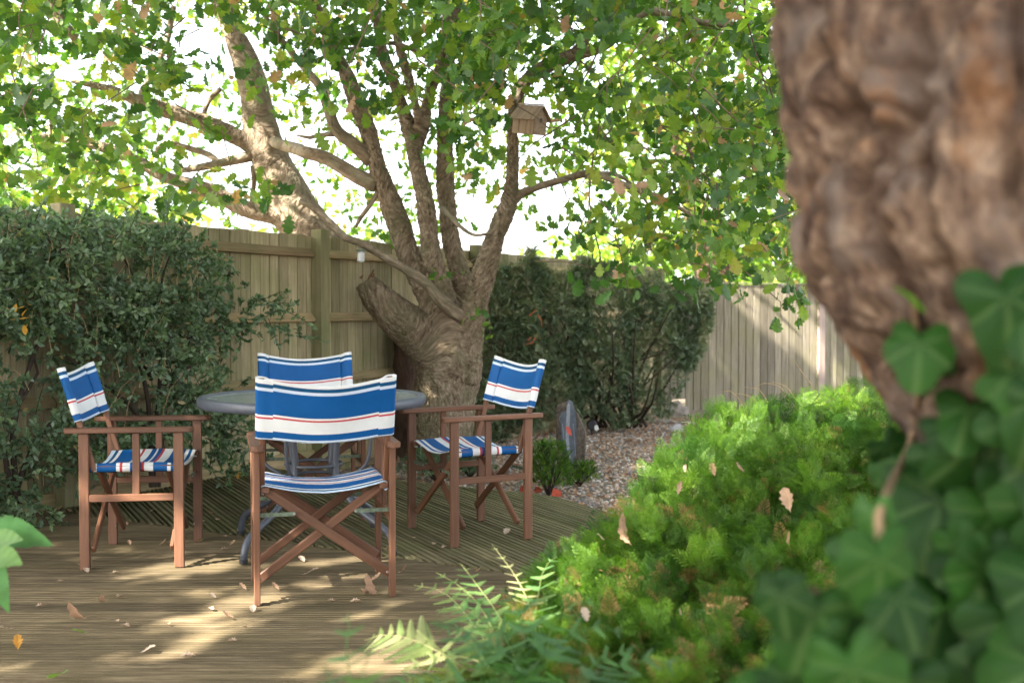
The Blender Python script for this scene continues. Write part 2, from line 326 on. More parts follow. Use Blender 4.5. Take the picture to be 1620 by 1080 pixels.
def clip(p, d, planes):
    """stretch of the line p + s d inside every half-plane a.x <= b"""
    lo, hi = -50., 50.
    for (ax, ay, b) in planes:
        den = ax*d[0]+ay*d[1]; num = b-ax*p[0]-ay*p[1]
        if abs(den) < 1e-9:
            if num < 0: return None
        elif den > 0: hi = min(hi, num/den)
        else: lo = max(lo, num/den)
    return (lo, hi) if hi > lo+.02 else None
seam = (.57, 1, 5.645-.57*1.509)             # .57 X + Y <= b : the near deck
fence_pl = (-1.82, 1, 11.353-.10)            # right of the fence
def deck(name, d, planes, o0, o1, wid, gap, ngr, mat, z, gd, label=None):
    root = empty(name, (0, 0, 0), kind='structure', label=label)
    d = np.array(d)/np.linalg.norm(d); nrm = np.array((-d[1], d[0])); o = o0
    prof = [(0, -.028), (0, -.004), (.003, 0)]; pit = (wid-.006)/ngr
    for k in range(ngr):
        a = .003+k*pit; prof += [(a+pit*.30, 0), (a+pit*.42, -gd), (a+pit*.68, -gd), (a+pit*.80, 0)]
    prof += [(wid-.003, 0), (wid, -.004), (wid, -.028)]
    while o < o1:
        ends = [clip(nrm*(o+q), d, planes) for q, _ in prof]
        ok = [e for e in ends if e]
        if ok and len(ok) > 2:
            for i in range(len(ends)):       # corners that fall outside take the nearest inside cut
                if ends[i] is None: ends[i] = min(((abs(i-j), e) for j, e in enumerate(ends) if e), key=lambda t: t[0])[1]; ends[i] = (ends[i][0], ends[i][0]+.001) if True else ends[i]
            V = []; B = []; off = random.random()*60; dz = random.uniform(-.0015, .0015); dz2 = random.uniform(-.0015, .0015)
            for k in (0, 1):
                for (q, h), e in zip(prof, ends):
                    s = e[k] + (-.002 if k else .002); p = nrm*(o+q)+d*s
                    V.append((p[0], p[1], z+h+(dz if k else dz2))); B.append((q+off, h, s*.05+off))
            n = len(prof); Fc = [(i, i+1, n+i+1, n+i) for i in range(n-1)] + [tuple(range(n-1, -1, -1)), tuple(range(n, 2*n))]
            link('board', mesh('board', V, [f[::-1] for f in Fc], mat, bk=B), root)
        o += wid+gap
    return root
deck('deck', (1, .012), [seam, fence_pl, (1, 0, .62), (0, -1, -.6)], .6, 6.6, .118, .011, 4, M['deck'], 0, .009)
dd = np.array((.465, -.885)); dd /= np.linalg.norm(dd); nn = np.array((-dd[1], dd[0]))
far = (.57, 1, 7.30-.57*.7+.02)
deck('raised_deck', dd, [(-seam[0], -seam[1], -seam[2]-.012), fence_pl, far, (1, 0, 1.0)], 0.2, nn.dot((.152, 6.80))-.02, .112, .016, 3, M['deck2'], .004, .013)
# edge boards along the gravel
fe = empty('deck_edging', (0, 0, 0), kind='structure')
e0 = dd*(-.0)+np.array((.165, 6.80)); e1 = e0+dd*1.25
bar('board', (e0[0], e0[1], -.055), (e1[0], e1[1], -.055), .02, .115, M['deck2'], fe, side=(nn[0], nn[1], 0))
q0 = np.array((-1.95, 7.30-.57*(-1.95+.7)+.04)); q1 = np.array((.17, 7.30-.57*(.17+.7)+.04))
bar('board', (q0[0], q0[1], -.055), (q1[0], q1[1], -.055), .02, .115, M['deck2'], fe, side=(.49, .87, 0))

# ------------------------------------------------------------------ fences
fd = Vector((1, 1.82, 0)).normalized(); fn = Vector((fd.y, -fd.x, 0))   # fn looks into the garden
P0 = Vector((FX(3.9), 3.9, 0)); CORNER = Vector((FX(14.99), 14.99, 0))
LEN = (CORNER-P0).length
fence = empty('closeboard_fence', P0, label='long weathered wooden fence with posts and rails running behind the table and the oak tree', cat='fence')
def fp(s, off=0, z=0): return fd*s + fn*off + Vector((0, 0, z))
s = 0
while s < LEN-.05:
    wv = .104; a = fp(s+wv/2, -.01+random.uniform(-.002, .002)); zt = 1.735+random.uniform(-.006, .006); g = gz(0, 0) if (P0+a).y < 8 else gz(0, (P0+a).y)
    tilt = fd*math.cos(.05)+fn*math.sin(.05)
    lp = Acc(); lp.add(*barv(a+Vector((0, 0, g)), a+Vector((random.uniform(-.002, .002), 0, zt)), wv-.011, .014, tilt, .002))
    c = a+fd*(wv/2)-fn*.016; lp.add(*barv(c+Vector((0, 0, g)), c+Vector((0, 0, zt-.004)), .046, .007, fd, .001)); lp.build('board', M['fence'], fence); s += wv
s75 = (Vector((-2.69-.0, 6.46, 0))-P0).dot(fd); s522 = (Vector((-1.54+.0, 8.55, 0))-P0).dot(fd); bay = s522-s75
posts = [s75-bay, s75, s522, s522+bay, s522+2*bay, LEN-.04]
for i, sp_ in enumerate(posts):
    if sp_ < 0: continue
    g = gz(0, (P0+fp(sp_)).y)
    bar('post', fp(sp_, .052, g), fp(sp_, .052, 1.785 if i != len(posts)-1 else 1.72), .105, .10, M['post'], fence, side=fd, bev=.004)
    nxt = posts[i+1] if i+1 < len(posts) else None
    if nxt:
        for z in (1.60, 1.10, .62):
            a = Acc(); A = fp(sp_+.06, 0, z); B_ = fp(nxt-.06, 0, z); off = random.random()*40
            pr = [(0, -.035), (.046, -.030), (.050, -.004), (.008, .036), (0, .038)]
            VV = [A+fn*x+Vector((0, 0, y)) for x, y in pr]+[B_+fn*x+Vector((0, 0, y)) for x, y in pr]
            BB = [(x+off, y, off) for x, y in pr]+[(x+off, y, off+.12) for x, y in pr]; k = len(pr)
            a.add(VV, [(i2, (i2+1) % k, k+(i2+1) % k, k+i2) for i2 in range(k)]+[tuple(range(k-1, -1, -1)), tuple(range(k, 2*k))], BB)
            a.build('rail', M['rail'], fence)
        bar('gravel_board', fp(sp_+.055, .016, g+.13), fp(nxt-.055, .016, gz(0, (P0+fp(nxt)).y)+.13), .145, .026, M['rail'], fence, side=(0, 0, 1))
fd2 = Vector((.91, .41, 0)).normalized(); fn2 = Vector((fd2.y, -fd2.x, 0)); C2 = CORNER + Vector((.07, .02, 0))
fence2 = empty('grey_fence', C2, label='tall grey board fence with sun patches at the far right of the garden', cat='fence')
s = 0; i = 0
while s < 12.5:
    post = abs(s-2.62) < .06
    a = fd2*(s+.061) + fn2*(.03 if post else 0) ; b0 = gz(0, 16) + (.16 if .05 < s < .38 else -.02)
    bar('post' if post else 'board', a+Vector((0, 0, b0)), a+Vector((0, 0, 1.512+random.uniform(-.008, .008) + (.02 if post else 0))), .116 if not post else .115, .016 if not post else .05, M['pinkpost'] if post else M['greyfence'], fence2, side=fd2+fn2*random.uniform(-.05, .05))
    c = fd2*(s+.1245)-fn2*.018; bar('cover_strip', c+Vector((0, 0, b0)), c+Vector((0, 0, 1.50)), .04, .008, M['greyfence'], fence2, side=fd2); s += .127
bar('cap_rail', Vector((0, 0, 1.528)), fd2*2.55+Vector((0, 0, 1.528)), .05, .016, M['greyfence'], fence2, side=fn2)
bar('back_rail', -fn2*.05+Vector((0, 0, .3)), fd2*12.4-fn2*.05+Vector((0, 0, .3)), .08, .04, M['greyfence'], fence2, side=(0, 0, 1))

# ------------------------------------------------------------------ director's chairs
def chair():
    r = empty('directors_chair')
    T = M['teak']; sg = (-1, 1)
    for sx in sg:
        for sy in sg:
            bar('leg', (sx*.268, sy*.205, 0), (sx*.268, sy*.205, .612), .024, .043, T, r)
        # armrest: rounded plank
        a = Acc(); pts = []; L0, L1, hw = -.29, .272, .026
        for k in range(9): th = math.pi*k/8; pts.append((hw*math.cos(th), L1-hw+hw*math.sin(th)))
        for k in range(9): th = math.pi+math.pi*k/8; pts.append((hw*math.cos(th), L0+hw+hw*math.sin(th)))
        n = len(pts); off = random.random()*30; VV = []; BB = []
        for (z, f) in ((.612, .86), (.616, 1), (.632, 1), (.636, .86)):
            for x, y in pts: VV.append((sx*.268+x*f, y*(1 if f == 1 else .992), z)); BB.append((x+off, z, y*.06+off))
        Fq = [(q*n+i, q*n+(i+1) % n, (q+1)*n+(i+1) % n, (q+1)*n+i) for q in range(3) for i in range(n)]+[tuple(range(n-1, -1, -1)), tuple(range(3*n, 4*n))]
        a.add(VV, Fq, BB).build('armrest', T, r)
        bar('side_slat', (sx*.268, .02, .335), (sx*.268, .02, .611), .018, .032, T, r)
        bar('side_rail', (sx*.268, -.184, .32), (sx*.268, .184, .32), .022, .032, T, r, side=(1, 0, 0))
        bar('seat_rail', (sx*.236, -.212, .452), (sx*.236, .212, .452), .022, .034, T, r, side=(0, 0, 1))
        # back post, leaning
        bar('back_post', (sx*.245, -.165, .44), (sx*.249, -.300, .898), .021, .024, T, r, side=(1, 0, 0))
    for sy in sg:
        y = sy*.172
        for sx, dy in ((1, 0), (-1, -.021*sy)):
            bar('cross_bar', (-sx*.232, y+dy, .446), (sx*.262, y+dy+(.0), .085), .019, .036, T, r, side=(0, 1, 0), bev=.004)
        for sx in sg:
            bar('metal_brace', (sx*.262, sy*.196, .352), (sx*.118, sy*.196, .352), .003, .017, M['strap'], r, side=(0, 1, 0))
            for (bx, bz, by) in ((.262, .352, .201), (.122, .352, .201), (.252, .094, .186)):
                V, Fc = disc(.0055, 0, .003, 10, .001); a = Acc()
                a.add([(sx*bx+v[0], sy*(by+v[2]), bz+v[1]) for v in V], Fc).build('bolt', M['bolt'], r)
    # seat canvas: wraps over the seat rails and sags between
    prof = [(-.240, .432), (-.252, .440), (-.253, .458), (-.247, .471), (-.235, .474)]
    nm = 14; mid = [(-.235+.47*k/nm, .474-.030*math.sin(math.pi*k/nm)) for k in range(1, nm)]
    prof = prof + mid + [(-x, z) for x, z in prof[::-1]]
    ny = 60; VV = []; ST = []
    for j in range(ny+1):
        t = j/ny; y = -.202+.404*t
        for i, (x, z) in enumerate(prof):
            e = math.sin(math.pi*i/(len(prof)-1)); f = e*.012*(2*t-1)**2
            VV.append((x, y + .004*math.sin(9*x+3), z - f + .0025*mnoise.noise(Vector((x*18, y*18, 2))))); ST.append((t, 0, 0))
    n = len(prof); Fq = [(j*n+i, j*n+i+1, (j+1)*n+i+1, (j+1)*n+i) for j in range(ny) for i in range(n-1)]
    o = link('seat_canvas', mesh('seat_canvas', VV, Fq, M['seat'], uv=ST, smooth=True), r)
    md = o.modifiers.new('thick', 'SOLIDIFY'); md.thickness = .0022; md.offset = 0
    # back canvas: sleeves round the posts
    H0, H1 = .665, .905; ax = Vector((0, -.135, .458)).normalized()
    pr = [(-.207, -.0150, 1), (-.218, -.006, 1), (-.232, .0125, 1), (-.246, .0165, 1), (-.262, .0150, 1), (-.2715, .006, 1), (-.2715, -.006, 1), (-.262, -.0155, 1), (-.235, -.0165, 1), (-.206, -.017, 1), (-.2055, -.0172, 0)]
    nm = 22; mid = [(-.2055+.411*k/nm, -.0172-.026*math.sin(math.pi*k/nm), 0) for k in range(1, nm)]
    pr = pr+mid+[(-x, y, e) for x, y, e in pr[::-1]]
    nz = 60; VV = []; ST = []
    base = Vector((0, -.165, .44))
    for j in range(nz+1):
        t = j/nz; z = H1-(H1-H0)*t
        for (x, yo, e) in pr:
            c = base+ax*((z-.44)/ax.z); sagz = -.026*math.cos(min(1, abs(x)/.272)*math.pi/2)**1.1*(1-.5*t)
            nv = Vector((0, ax.z, -ax.y)); q = c+nv*(yo+.003*mnoise.noise(Vector((x*9, z*12, 5))))
            q.z += sagz; q.x = x; VV.append(q); ST.append((min(.999, max(0, t+(-.020 if e else 0))), 0, 0))
    n = len(pr); Fq = [(j*n+i, j*n+i+1, (j+1)*n+i+1, (j+1)*n+i) for j in range(nz) for i in range(n-1)]
    o = link('back_canvas', mesh('back_canvas', VV, Fq, M['back'], uv=ST, smooth=True), r)
    md = o.modifiers.new('thick', 'SOLIDIFY'); md.thickness = .002; md.offset = 0
    for sx in sg:                            # the row of stitches beside each sleeve, on the outer face
        a = Acc()
        for k in range(26):
            z0 = H0+.006+(H1-H0-.012)*k/26; z1 = z0+.0055
            p = [base+ax*((z-.44)/ax.z)+Vector((0, ax.z, -ax.y))*(-.0185) for z in (z0, z1)]
            for dx in (0,):
                x = sx*.2085; a.add([(x-.0007, p[0].y, p[0].z), (x+.0007, p[0].y, p[0].z), (x+.0007, p[1].y, p[1].z), (x-.0007, p[1].y, p[1].z)], [(0, 1, 2, 3)])
        a.build('stitching', M['thread'], o)
    return r
def copy_tree(o, parent=None):
    c = o.copy(); COL.objects.link(c); c.parent = parent
    for ch in list(o.children): copy_tree(ch, c)
    return c
c0 = chair()
CH = [((-.80, 4.54), 15, "nearest striped director's chair, its back to the camera in front of the table"),
      ((-1.743, 5.145), -82.6, "striped director's chair at the left end of the table, seen from its side"),
      ((-.227, 5.637), 118, "striped director's chair to the right of the table, in front of the oak trunk"),
      ((-1.135, 6.12), 196, "striped director's chair on the far side of the table, mostly hidden behind the nearest chair")]
for i, ((x, y), a, lb) in enumerate(CH):
    o = c0 if i == 0 else copy_tree(c0)
    o.location = (x, y, .002 if i in (0, 1) else .005); o.rotation_euler = (0, 0, R(a)); tag(o, lb, 'chair', "striped director's chairs round the table")

# ------------------------------------------------------------------ table
tb = empty('garden_table', (-.98, 5.37, .005), label='round garden table with textured glass top and grey metal frame between the chairs', cat='table')
seg = 96; V = []; prof = [(.505, .705), (.520, .690), (.548, .692), (.555, .705), (.555, .728), (.548, .738), (.520, .740), (.512, .730), (.508, .722)]
for k in range(seg):
    th = 2*math.pi*k/seg
    for (q, z) in prof: V.append((q*math.cos(th), q*math.sin(th), z))
n = len(prof); Fq = [(k*n+i, ((k+1) % seg)*n+i, ((k+1) % seg)*n+(i+1) % n, k*n+(i+1) % n) for k in range(seg) for i in range(n)]
link('rim', mesh('rim', V, Fq, M['steel'], smooth=True), tb)
V, Fc = disc(.512, .7245, .7305, 96, .001); link('glass_top', mesh('glass_top', V, Fc, M['glass']), tb)
for ang in (151, 60, -30, 239):
    c, s_ = math.cos(R(ang)), math.sin(R(ang)); cc, s2 = math.cos(R(ang+16)), math.sin(R(ang+16))
    a = Acc(); pts = [(.165*c, .165*s_, .70), (.15*c, .15*s_, .55), (.135*c, .135*s_, .40), (.16*c, .16*s_, .31), (.27*c, .27*s_, .205), (.40*c, .40*s_, .135), (.455*c, .455*s_, .10), (.478*c, .478*s_, .05), (.482*c, .482*s_, .008)]
    a.add(*tube(pts, [.017]*len(pts), 14, .025)); a.build('leg', M['steel'], tb, smooth=True)
    a = Acc(); pts = [(.30*cc, .30*s2, .70), (.30*cc, .30*s2, .52), (.27*cc, .27*s2, .40), (.16*cc, .16*s2, .33)]
    a.add(*tube(pts, [.009]*4, 10, .03)); a.build('brace', M['steel'], tb, smooth=True)
    V, Fc = disc(.02, 0, .02, 16, .003); link('foot_cap', mesh('foot_cap', V, Fc, M['black']), tb, (.482*c, .482*s_, -.001))
for z, r_ in ((.40, .137), (.335, .155)):
    V = []; sg_ = 40
    pts = [(r_*math.cos(2*math.pi*k/24), r_*math.sin(2*math.pi*k/24), z) for k in range(25)]
    a = Acc(); a.add(*tube(pts, [.008]*25, 8, .05)); a.build('ring', M['steel'], tb, smooth=True)
for k in range(4):
    th = k*math.pi/4; a = Acc(); a.add(*barv((.51*math.cos(th), .51*math.sin(th), .708), (-.51*math.cos(th), -.51*math.sin(th), .708-.0004*k), .014, .022-.001*k, (0, 0, 1)))
    if k % 2 == 0: a.build('top_support', M['steel'], tb)

# ------------------------------------------------------------------ trees
def TP(pts, Y0):                             # pixel path with widths -> points and radii; each entry (px, py, width_px, dY)
    P, Rr = [], []
    for px, py, wd, dy in pts:
        Y = Y0+dy; P.append(W(px, py, Y)); Rr.append(wd/2/F*Y)
    return P, Rr
def fused(name, tubes, mat, parent, voxel=.012, amp=.016, freq=26, smooth_it=3):
    """tubes fused into one skin, then barked with real relief"""
    a = Acc(); segs = []
    for P, Rr in tubes:
        a.add(*tube(P, Rr, 18, .06, .10)); C, rr = catmull(P, Rr, .12)
        for i in range(len(C)-1):
            d = C[i+1]-C[i]; segs.append((*((C[i]+C[i+1])/2), *(d/np.linalg.norm(d))))
    me0 = mesh('raw', a.V, a.F); o0 = bpy.data.objects.new('raw', me0); COL.objects.link(o0)
    md = o0.modifiers.new('r', 'REMESH'); md.mode = 'VOXEL'; md.voxel_size = voxel
    m2 = o0.modifiers.new('s', 'SMOOTH'); m2.iterations = smooth_it; m2.factor = .5
    dg = bpy.context.evaluated_depsgraph_get(); me = bpy.data.meshes.new_from_object(o0.evaluated_get(dg)); bpy.data.objects.remove(o0)
    n = len(me.vertices); V = np.empty(n*3, np.float32); me.vertices.foreach_get('co', V); V = V.reshape(-1, 3)
    N = np.empty(n*3, np.float32); me.vertices.foreach_get('normal', N); N = N.reshape(-1, 3)
    S = np.array(segs); D = np.zeros_like(V)
    for k in range(0, n, 4000):
        v = V[k:k+4000]; d2 = ((v[:, None]-S[None, :, :3])**2).sum(2); wt = np.exp(-d2/.03)+1e-12
        q = (wt[:, :, None]*S[None, :, 3:]).sum(1); D[k:k+4000] = q/np.linalg.norm(q, axis=1, keepdims=True)
    c0_ = np.array(tubes[0][0][0]); L_ = V-c0_
    B = L_-.5*D*np.sum(L_*D, 1, keepdims=True)
    def crack(b):
        q = Vector(b)*38; q += Vector((mnoise.noise(q*.4), mnoise.noise(q*.4+Vector((5, 0, 0))), mnoise.noise(q*.4+Vector((0, 5, 0)))))*.9; d = mnoise.voronoi(q)[0]; return min(1, (d[1]-d[0])*2.6)
    h = np.array([crack(b)*.62+mnoise.noise(Vector(b)*freq)*.35+.9*mnoise.noise(Vector(l)*4) for b, l in zip(B, L_)])
    V = V+N*(amp*(h-.62))[:, None]
    me.vertices.foreach_set('co', V.astype(np.float32).ravel()); me.polygons.foreach_set('use_smooth', np.ones(len(me.polygons), dtype=bool))
    at = me.attributes.new('bk', 'FLOAT_VECTOR', 'POINT'); at.data.foreach_set('vector', B.astype(np.float32).ravel())
    me.materials.clear(); me.materials.append(mat); me.update(); return link(name, me, parent)

OY = 8.9
oak = empty('oak_tree', W(700, 738, OY), label='multi-stemmed oak tree behind the table with a sawn-off stub pointing left', cat='tree')
OB = W(700, 738, OY)
def rel(t): return ([Vector(p)-OB for p in t[0]], t[1])
trunk = TP([(702, 800, 118, 0), (700, 735, 112, 0), (700, 680, 104, 0), (705, 620, 98, 0), (712, 570, 104, 0), (716, 520, 92, 0), (716, 490, 70, 0)], OY)
stub = TP([(706, 610, 84, 0), (690, 560, 82, -.02), (660, 526, 74, -.05), (622, 495, 64, -.08), (592, 466, 50, -.1), (577, 445, 34, -.1)], OY)
l1 = TP([(712, 560, 64, 0), (694, 500, 52, .05), (668, 440, 42, .1), (645, 400, 40, .12), (630, 350, 38, .12), (606, 290, 33, .1), (592, 240, 30, .1), (572, 180, 27, .1), (552, 130, 25, .1), (530, 80, 22, .1), (500, 10, 19, .1), (470, -60, 15, .1)], OY)
l2 = TP([(720, 560, 60, 0), (708, 500, 50, -.05), (692, 440, 38, -.08), (682, 400, 30, -.08), (675, 340, 30, -.06), (668, 300, 28, -.05), (655, 240, 28, 0), (640, 180, 24, .05), (622, 130, 22, .1), (606, 85, 20, .15), (592, 0, 17, .2), (585, -60, 14, .2)], OY)
l2b = TP([(655, 245, 22, .0), (668, 205, 21, .0), (678, 150, 20, .0), (692, 115, 18, 0), (706, 60, 16, 0), (716, 0, 14, 0)], OY)
l2c = TP([(668, 215, 16, .0), (656, 160, 16, -.1), (640, 100, 15, -.2), (622, 40, 14, -.3), (610, -30, 12, -.4)], OY)
l3 = TP([(722, 560, 56, .1), (735, 500, 46, .12), (730, 440, 36, .15), (716, 390, 32, .15), (708, 330, 31, .15), (704, 290, 30, .15), (705, 220, 27, .15), (707, 155, 25, .15), (712, 80, 22, .15), (722, 0, 19, .15), (730, -60, 16, .15)], OY)
l4 = TP([(728, 600, 62, -.08), (742, 540, 48, -.12), (752, 480, 42, -.15), (768, 425, 38, -.2), (788, 365, 32, -.25), (805, 320, 28, -.3), (810, 280, 23, -.3), (811, 220, 21, -.3), (812, 180, 20, -.3), (821, 145, 22, -.3), (842, 118, 24, -.3), (876, 100, 22, -.3), (912, 82, 20, -.3), (938, 35, 19, -.3), (962, -40, 16, -.3)], OY)
fused('trunk', [rel(t) for t in (trunk, stub, l1, l2, l2b, l2c, l3, l4)], M['oakbark'], oak)
def branch(name, pts, Y0, parent, base, mat=None, seg=9, wob=.18):
    P, Rr = TP(pts, Y0); a = Acc(); a.add(*tube([p-base for p in P], Rr, seg, .05, wob)); return a.build(name, mat or M['limb'], parent, smooth=True)
branch('branch', [(735, 505, 22, -.2), (700, 478, 22, -.24), (675, 450, 18, -.30), (640, 425, 14, -.4), (600, 402, 12, -.5), (568, 383, 12, -.6), (545, 375, 12, -.65), (515, 345, 11, -.7), (490, 325, 10, -.7), (474, 318, 8, -.7)], OY, oak, OB)
branch('branch', [(800, 330, 18, -.3), (822, 308, 14, -.3), (850, 296, 12, -.35), (885, 286, 12, -.4), (935, 274, 12, -.5), (975, 288, 10, -.6), (1010, 300, 9, -.7), (1055, 318, 7, -.8), (1100, 345, 5, -.9)], OY, oak, OB)
branch('branch', [(941, 275, 7, -.5), (970, 275, 6, -.5), (1000, 292, 5, -.4), (1030, 330, 4, -.4)], OY, oak, OB)
branch('branch', [(596, 292, 26, .1), (560, 276, 23, .1), (520, 252, 21, .15), (480, 240, 20, .2), (470, 236, 19, .6), (445, 229, 18, 1.1), (425, 222, 17, 1.6)], OY, oak, OB)
branch('branch', [(588, 256, 22, .1), (560, 228, 20, .05), (534, 208, 19, 0), (520, 175, 17, 0), (508, 140, 15, 0), (485, 112, 12, 0), (448, 66, 9, 0), (415, 20, 7, 0)], OY, oak, OB)
branch('branch', [(530, 212, 9, 0), (505, 214, 8, 0), (490, 218, 6, 0), (470, 214, 4, 0)], OY, oak, OB)
branch('branch', [(700, 330, 10, -.2), (730, 360, 6, -.5), (752, 372, 5, -.7), (778, 368, 4, -.8)], OY, oak, OB)
branch('branch', [(690, 98, 8, -.3), (630, 70, 7, -.6), (575, 72, 5, -.9), (540, 76, 5, -1.1), (450, 45, 4, -1.4)], OY, oak, OB)
branch('branch', [(905, 90, 18, -.3), (960, 70, 16, -.4), (1020, 20, 14, -.5), (1080, 30, 12, -.6), (1150, 40, 10, -.7), (1230, 30, 8, -.7)], OY, oak, OB)
branch('branch', [(600, 300, 9, .1), (585, 325, 8, .1), (570, 345, 7, .2), (562, 360, 5, .2)], OY, oak, OB)
for k in range(46):                          # sweeping thin twigs right of the bird box
    px, py = random.uniform(860, 1230), random.uniform(10, 360); dx = random.uniform(-110, 110); dy = random.uniform(20, 140); y = random.uniform(-1.2, .4)
    branch('twig', [(px, py, 3.4, y), (px+dx*.35, py+dy*.3, 2.8, y), (px+dx*.7, py+dy*.6, 2.2, y), (px+dx, py+dy, 1.2, y)], OY, oak, OB, M['twig'], 4, 0)
# the frayed end of the sawn stub
a = Acc()
for k in range(14):
    p = W(random.uniform(570, 590), random.uniform(440, 462), OY-.12)-OB
    a.add(*tube([p, p+Vector((random.uniform(-.03, .05), random.uniform(-.05, .02), random.uniform(.02, .09)))], [.014, .004], 5, .03))
a.build('broken_tip', M['rtwig'], oak)

T2Y = 10.4; T2B = W(520, 560, T2Y)
tree2 = empty('leaning_tree', T2B, label='thick leaning tree trunk rising behind the fence at the left and curving upwards', cat='tree')
t2 = TP([(600, 560, 92, 0), (545, 450, 90, 0), (488, 370, 84, 0), (455, 310, 72, 0), (428, 250, 60, 0), (412, 200, 55, 0), (403, 150, 50, 0), (388, 95, 42, 0), (368, 50, 34, 0), (352, 0, 30, 0), (340, -60, 26, 0)], T2Y)
t2a = TP([(418, 245, 34, 0), (385, 222, 29, -.1), (340, 200, 28, -.2), (290, 184, 26, -.3), (250, 170, 24, -.4), (215, 158, 20, -.5), (170, 140, 15, -.6), (110, 128, 10, -.7)], T2Y)
t2b = TP([(470, 360, 40, 0), (430, 340, 30, -.1), (390, 332, 27, -.15), (345, 308, 26, -.2), (305, 294, 24, -.3), (262, 280, 22, -.4), (215, 254, 20, -.5), (165, 234, 18, -.6), (120, 224, 14, -.6), (60, 215, 9, -.6)], T2Y)
fused('trunk', [([Vector(p)-T2B for p in t[0]], t[1]) for t in (t2, t2a, t2b)], M['limb'], tree2, .018, .010, 12)
for pts in ([(412, 242, 20, 0), (385, 250, 17, -.1), (350, 258, 15, -.2), (310, 266, 12, -.3), (288, 270, 8, -.3)], [(400, 262, 9, 0), (402, 290, 8, 0), (398, 320, 7, 0), (405, 345, 6, 0)],
            [(350, 262, 10, -.2), (330, 245, 10, -.2), (290, 232, 9, -.2), (262, 226, 9, -.2), (245, 244, 7, -.2)], [(60, -20, 26, -1), (80, 10, 24, -1), (98, 38, 20, -1), (120, 60, 14, -1)],
            [(92, 18, 10, -1), (60, 14, 8, -1), (20, 10, 7, -1), (-30, 2, 5, -1)], [(228, 160, 12, -.4), (225, 145, 11, -.4), (240, 120, 10, -.4), (262, 70, 10, -.4), (275, 10, 9, -.4)],
            [(320, 190, 8, -.2), (330, 160, 8, -.2), (350, 140, 7, -.2)], [(60, 140, 6, -1), (80, 190, 5, -1), (75, 240, 4, -1)]):
    branch('branch', pts, T2Y, tree2, T2B)
T3B = W(1128, 470, 19); tree3 = empty('garden_tree', T3B, label='dark tree standing behind the grey fence under the hanging foliage', cat='tree')
a = Acc(); P, Rr = TP([(1128, 520, 66, 0), (1128, 470, 60, 0), (1126, 420, 58, 0), (1115, 380, 50, 0), (1100, 330, 40, 0), (1080, 250, 30, 0), (1050, 150, 22, 0)], 19); a.add(*tube([p-T3B for p in P], Rr, 14, .2, .1))
P, Rr = TP([(1120, 420, 30, 0), (1090, 400, 26, 0), (1060, 392, 20, 0), (1020, 390, 12, 0)], 19); a.add(*tube([p-T3B for p in P], Rr, 10, .2, .1))
P, Rr = TP([(1085, 260, 22, 0), (1140, 200, 20, 0), (1230, 165, 14, 0)], 19); a.add(*tube([p-T3B for p in P], Rr, 10, .2, .1)); a.build('trunk', M['darkbark'], tree3, smooth=True)
SB = W(643, 720, 9.45); st_ = empty('tree_stump', SB, label='dark reddish-brown stump standing in the shade between the oak trunk and the fence', cat='stump')
a = Acc(); a.add(*tube([W(645, 760, 9.45)-SB, W(643, 690, 9.45)-SB, W(642, 600, 9.45)-SB, W(640, 535, 9.45)-SB, W(641, 518, 9.45)-SB], [.15, .12, .105, .095, .085], 18, .05, .3)); a.build('trunk', M['darkbark'], st_, smooth=True)

# ------------------------------------------------------------------ leaf shapes
def leaf_tpl(outline, fold=.16, droop=.25, curl=.0):
    """outline: (y, halfwidth) from the base to the tip; returns a folded blade of triangles"""
    V = []; Fc = []
    for y, x in outline:
        z = -droop*y*y; V += [(-x, y, z+fold*x), (0, y+.0, z), (x, y, z+fold*x+curl*x)]
    for i in range(len(outline)-1):
        a, b = i*3, (i+1)*3
        Fc += [(a, a+1, b+1), (a, b+1, b), (a+1, a+2, b+2), (a+1, b+2, b+1)]
    return V, [f for f in Fc if len(set(f)) == 3]
OAKL = leaf_tpl([(0, .008), (.12, .012), (.2, .10), (.28, .17), (.34, .10), (.42, .26), (.5, .30), (.54, .16), (.64, .33), (.72, .34), (.76, .2), (.84, .25), (.92, .2), (1, .02)])
OAKC = leaf_tpl([(0, .01), (.25, .18), (.36, .1), (.52, .29), (.6, .16), (.75, .32), (.9, .22), (1, .02)], droop=.3)
PLAINL = leaf_tpl([(0, .01), (.25, .2), (.55, .24), (.85, .12), (1, .0)], droop=.15)
TINY = leaf_tpl([(0, .02), (.5, .27), (1, .02)], droop=.1)
def leaves(parts, tpl, pos, size, rnd, down=.0, spread=1.0, flat=.0):
    N = len(pos); D = rng.normal(size=(N, 3))*spread; D[:, 2] -= down; roll = rng.normal(size=(N, 3)); roll[:, 2] += flat
    parts.append(cloud(tpl[0], tpl[1], pos, frames(D, roll), size, rnd))

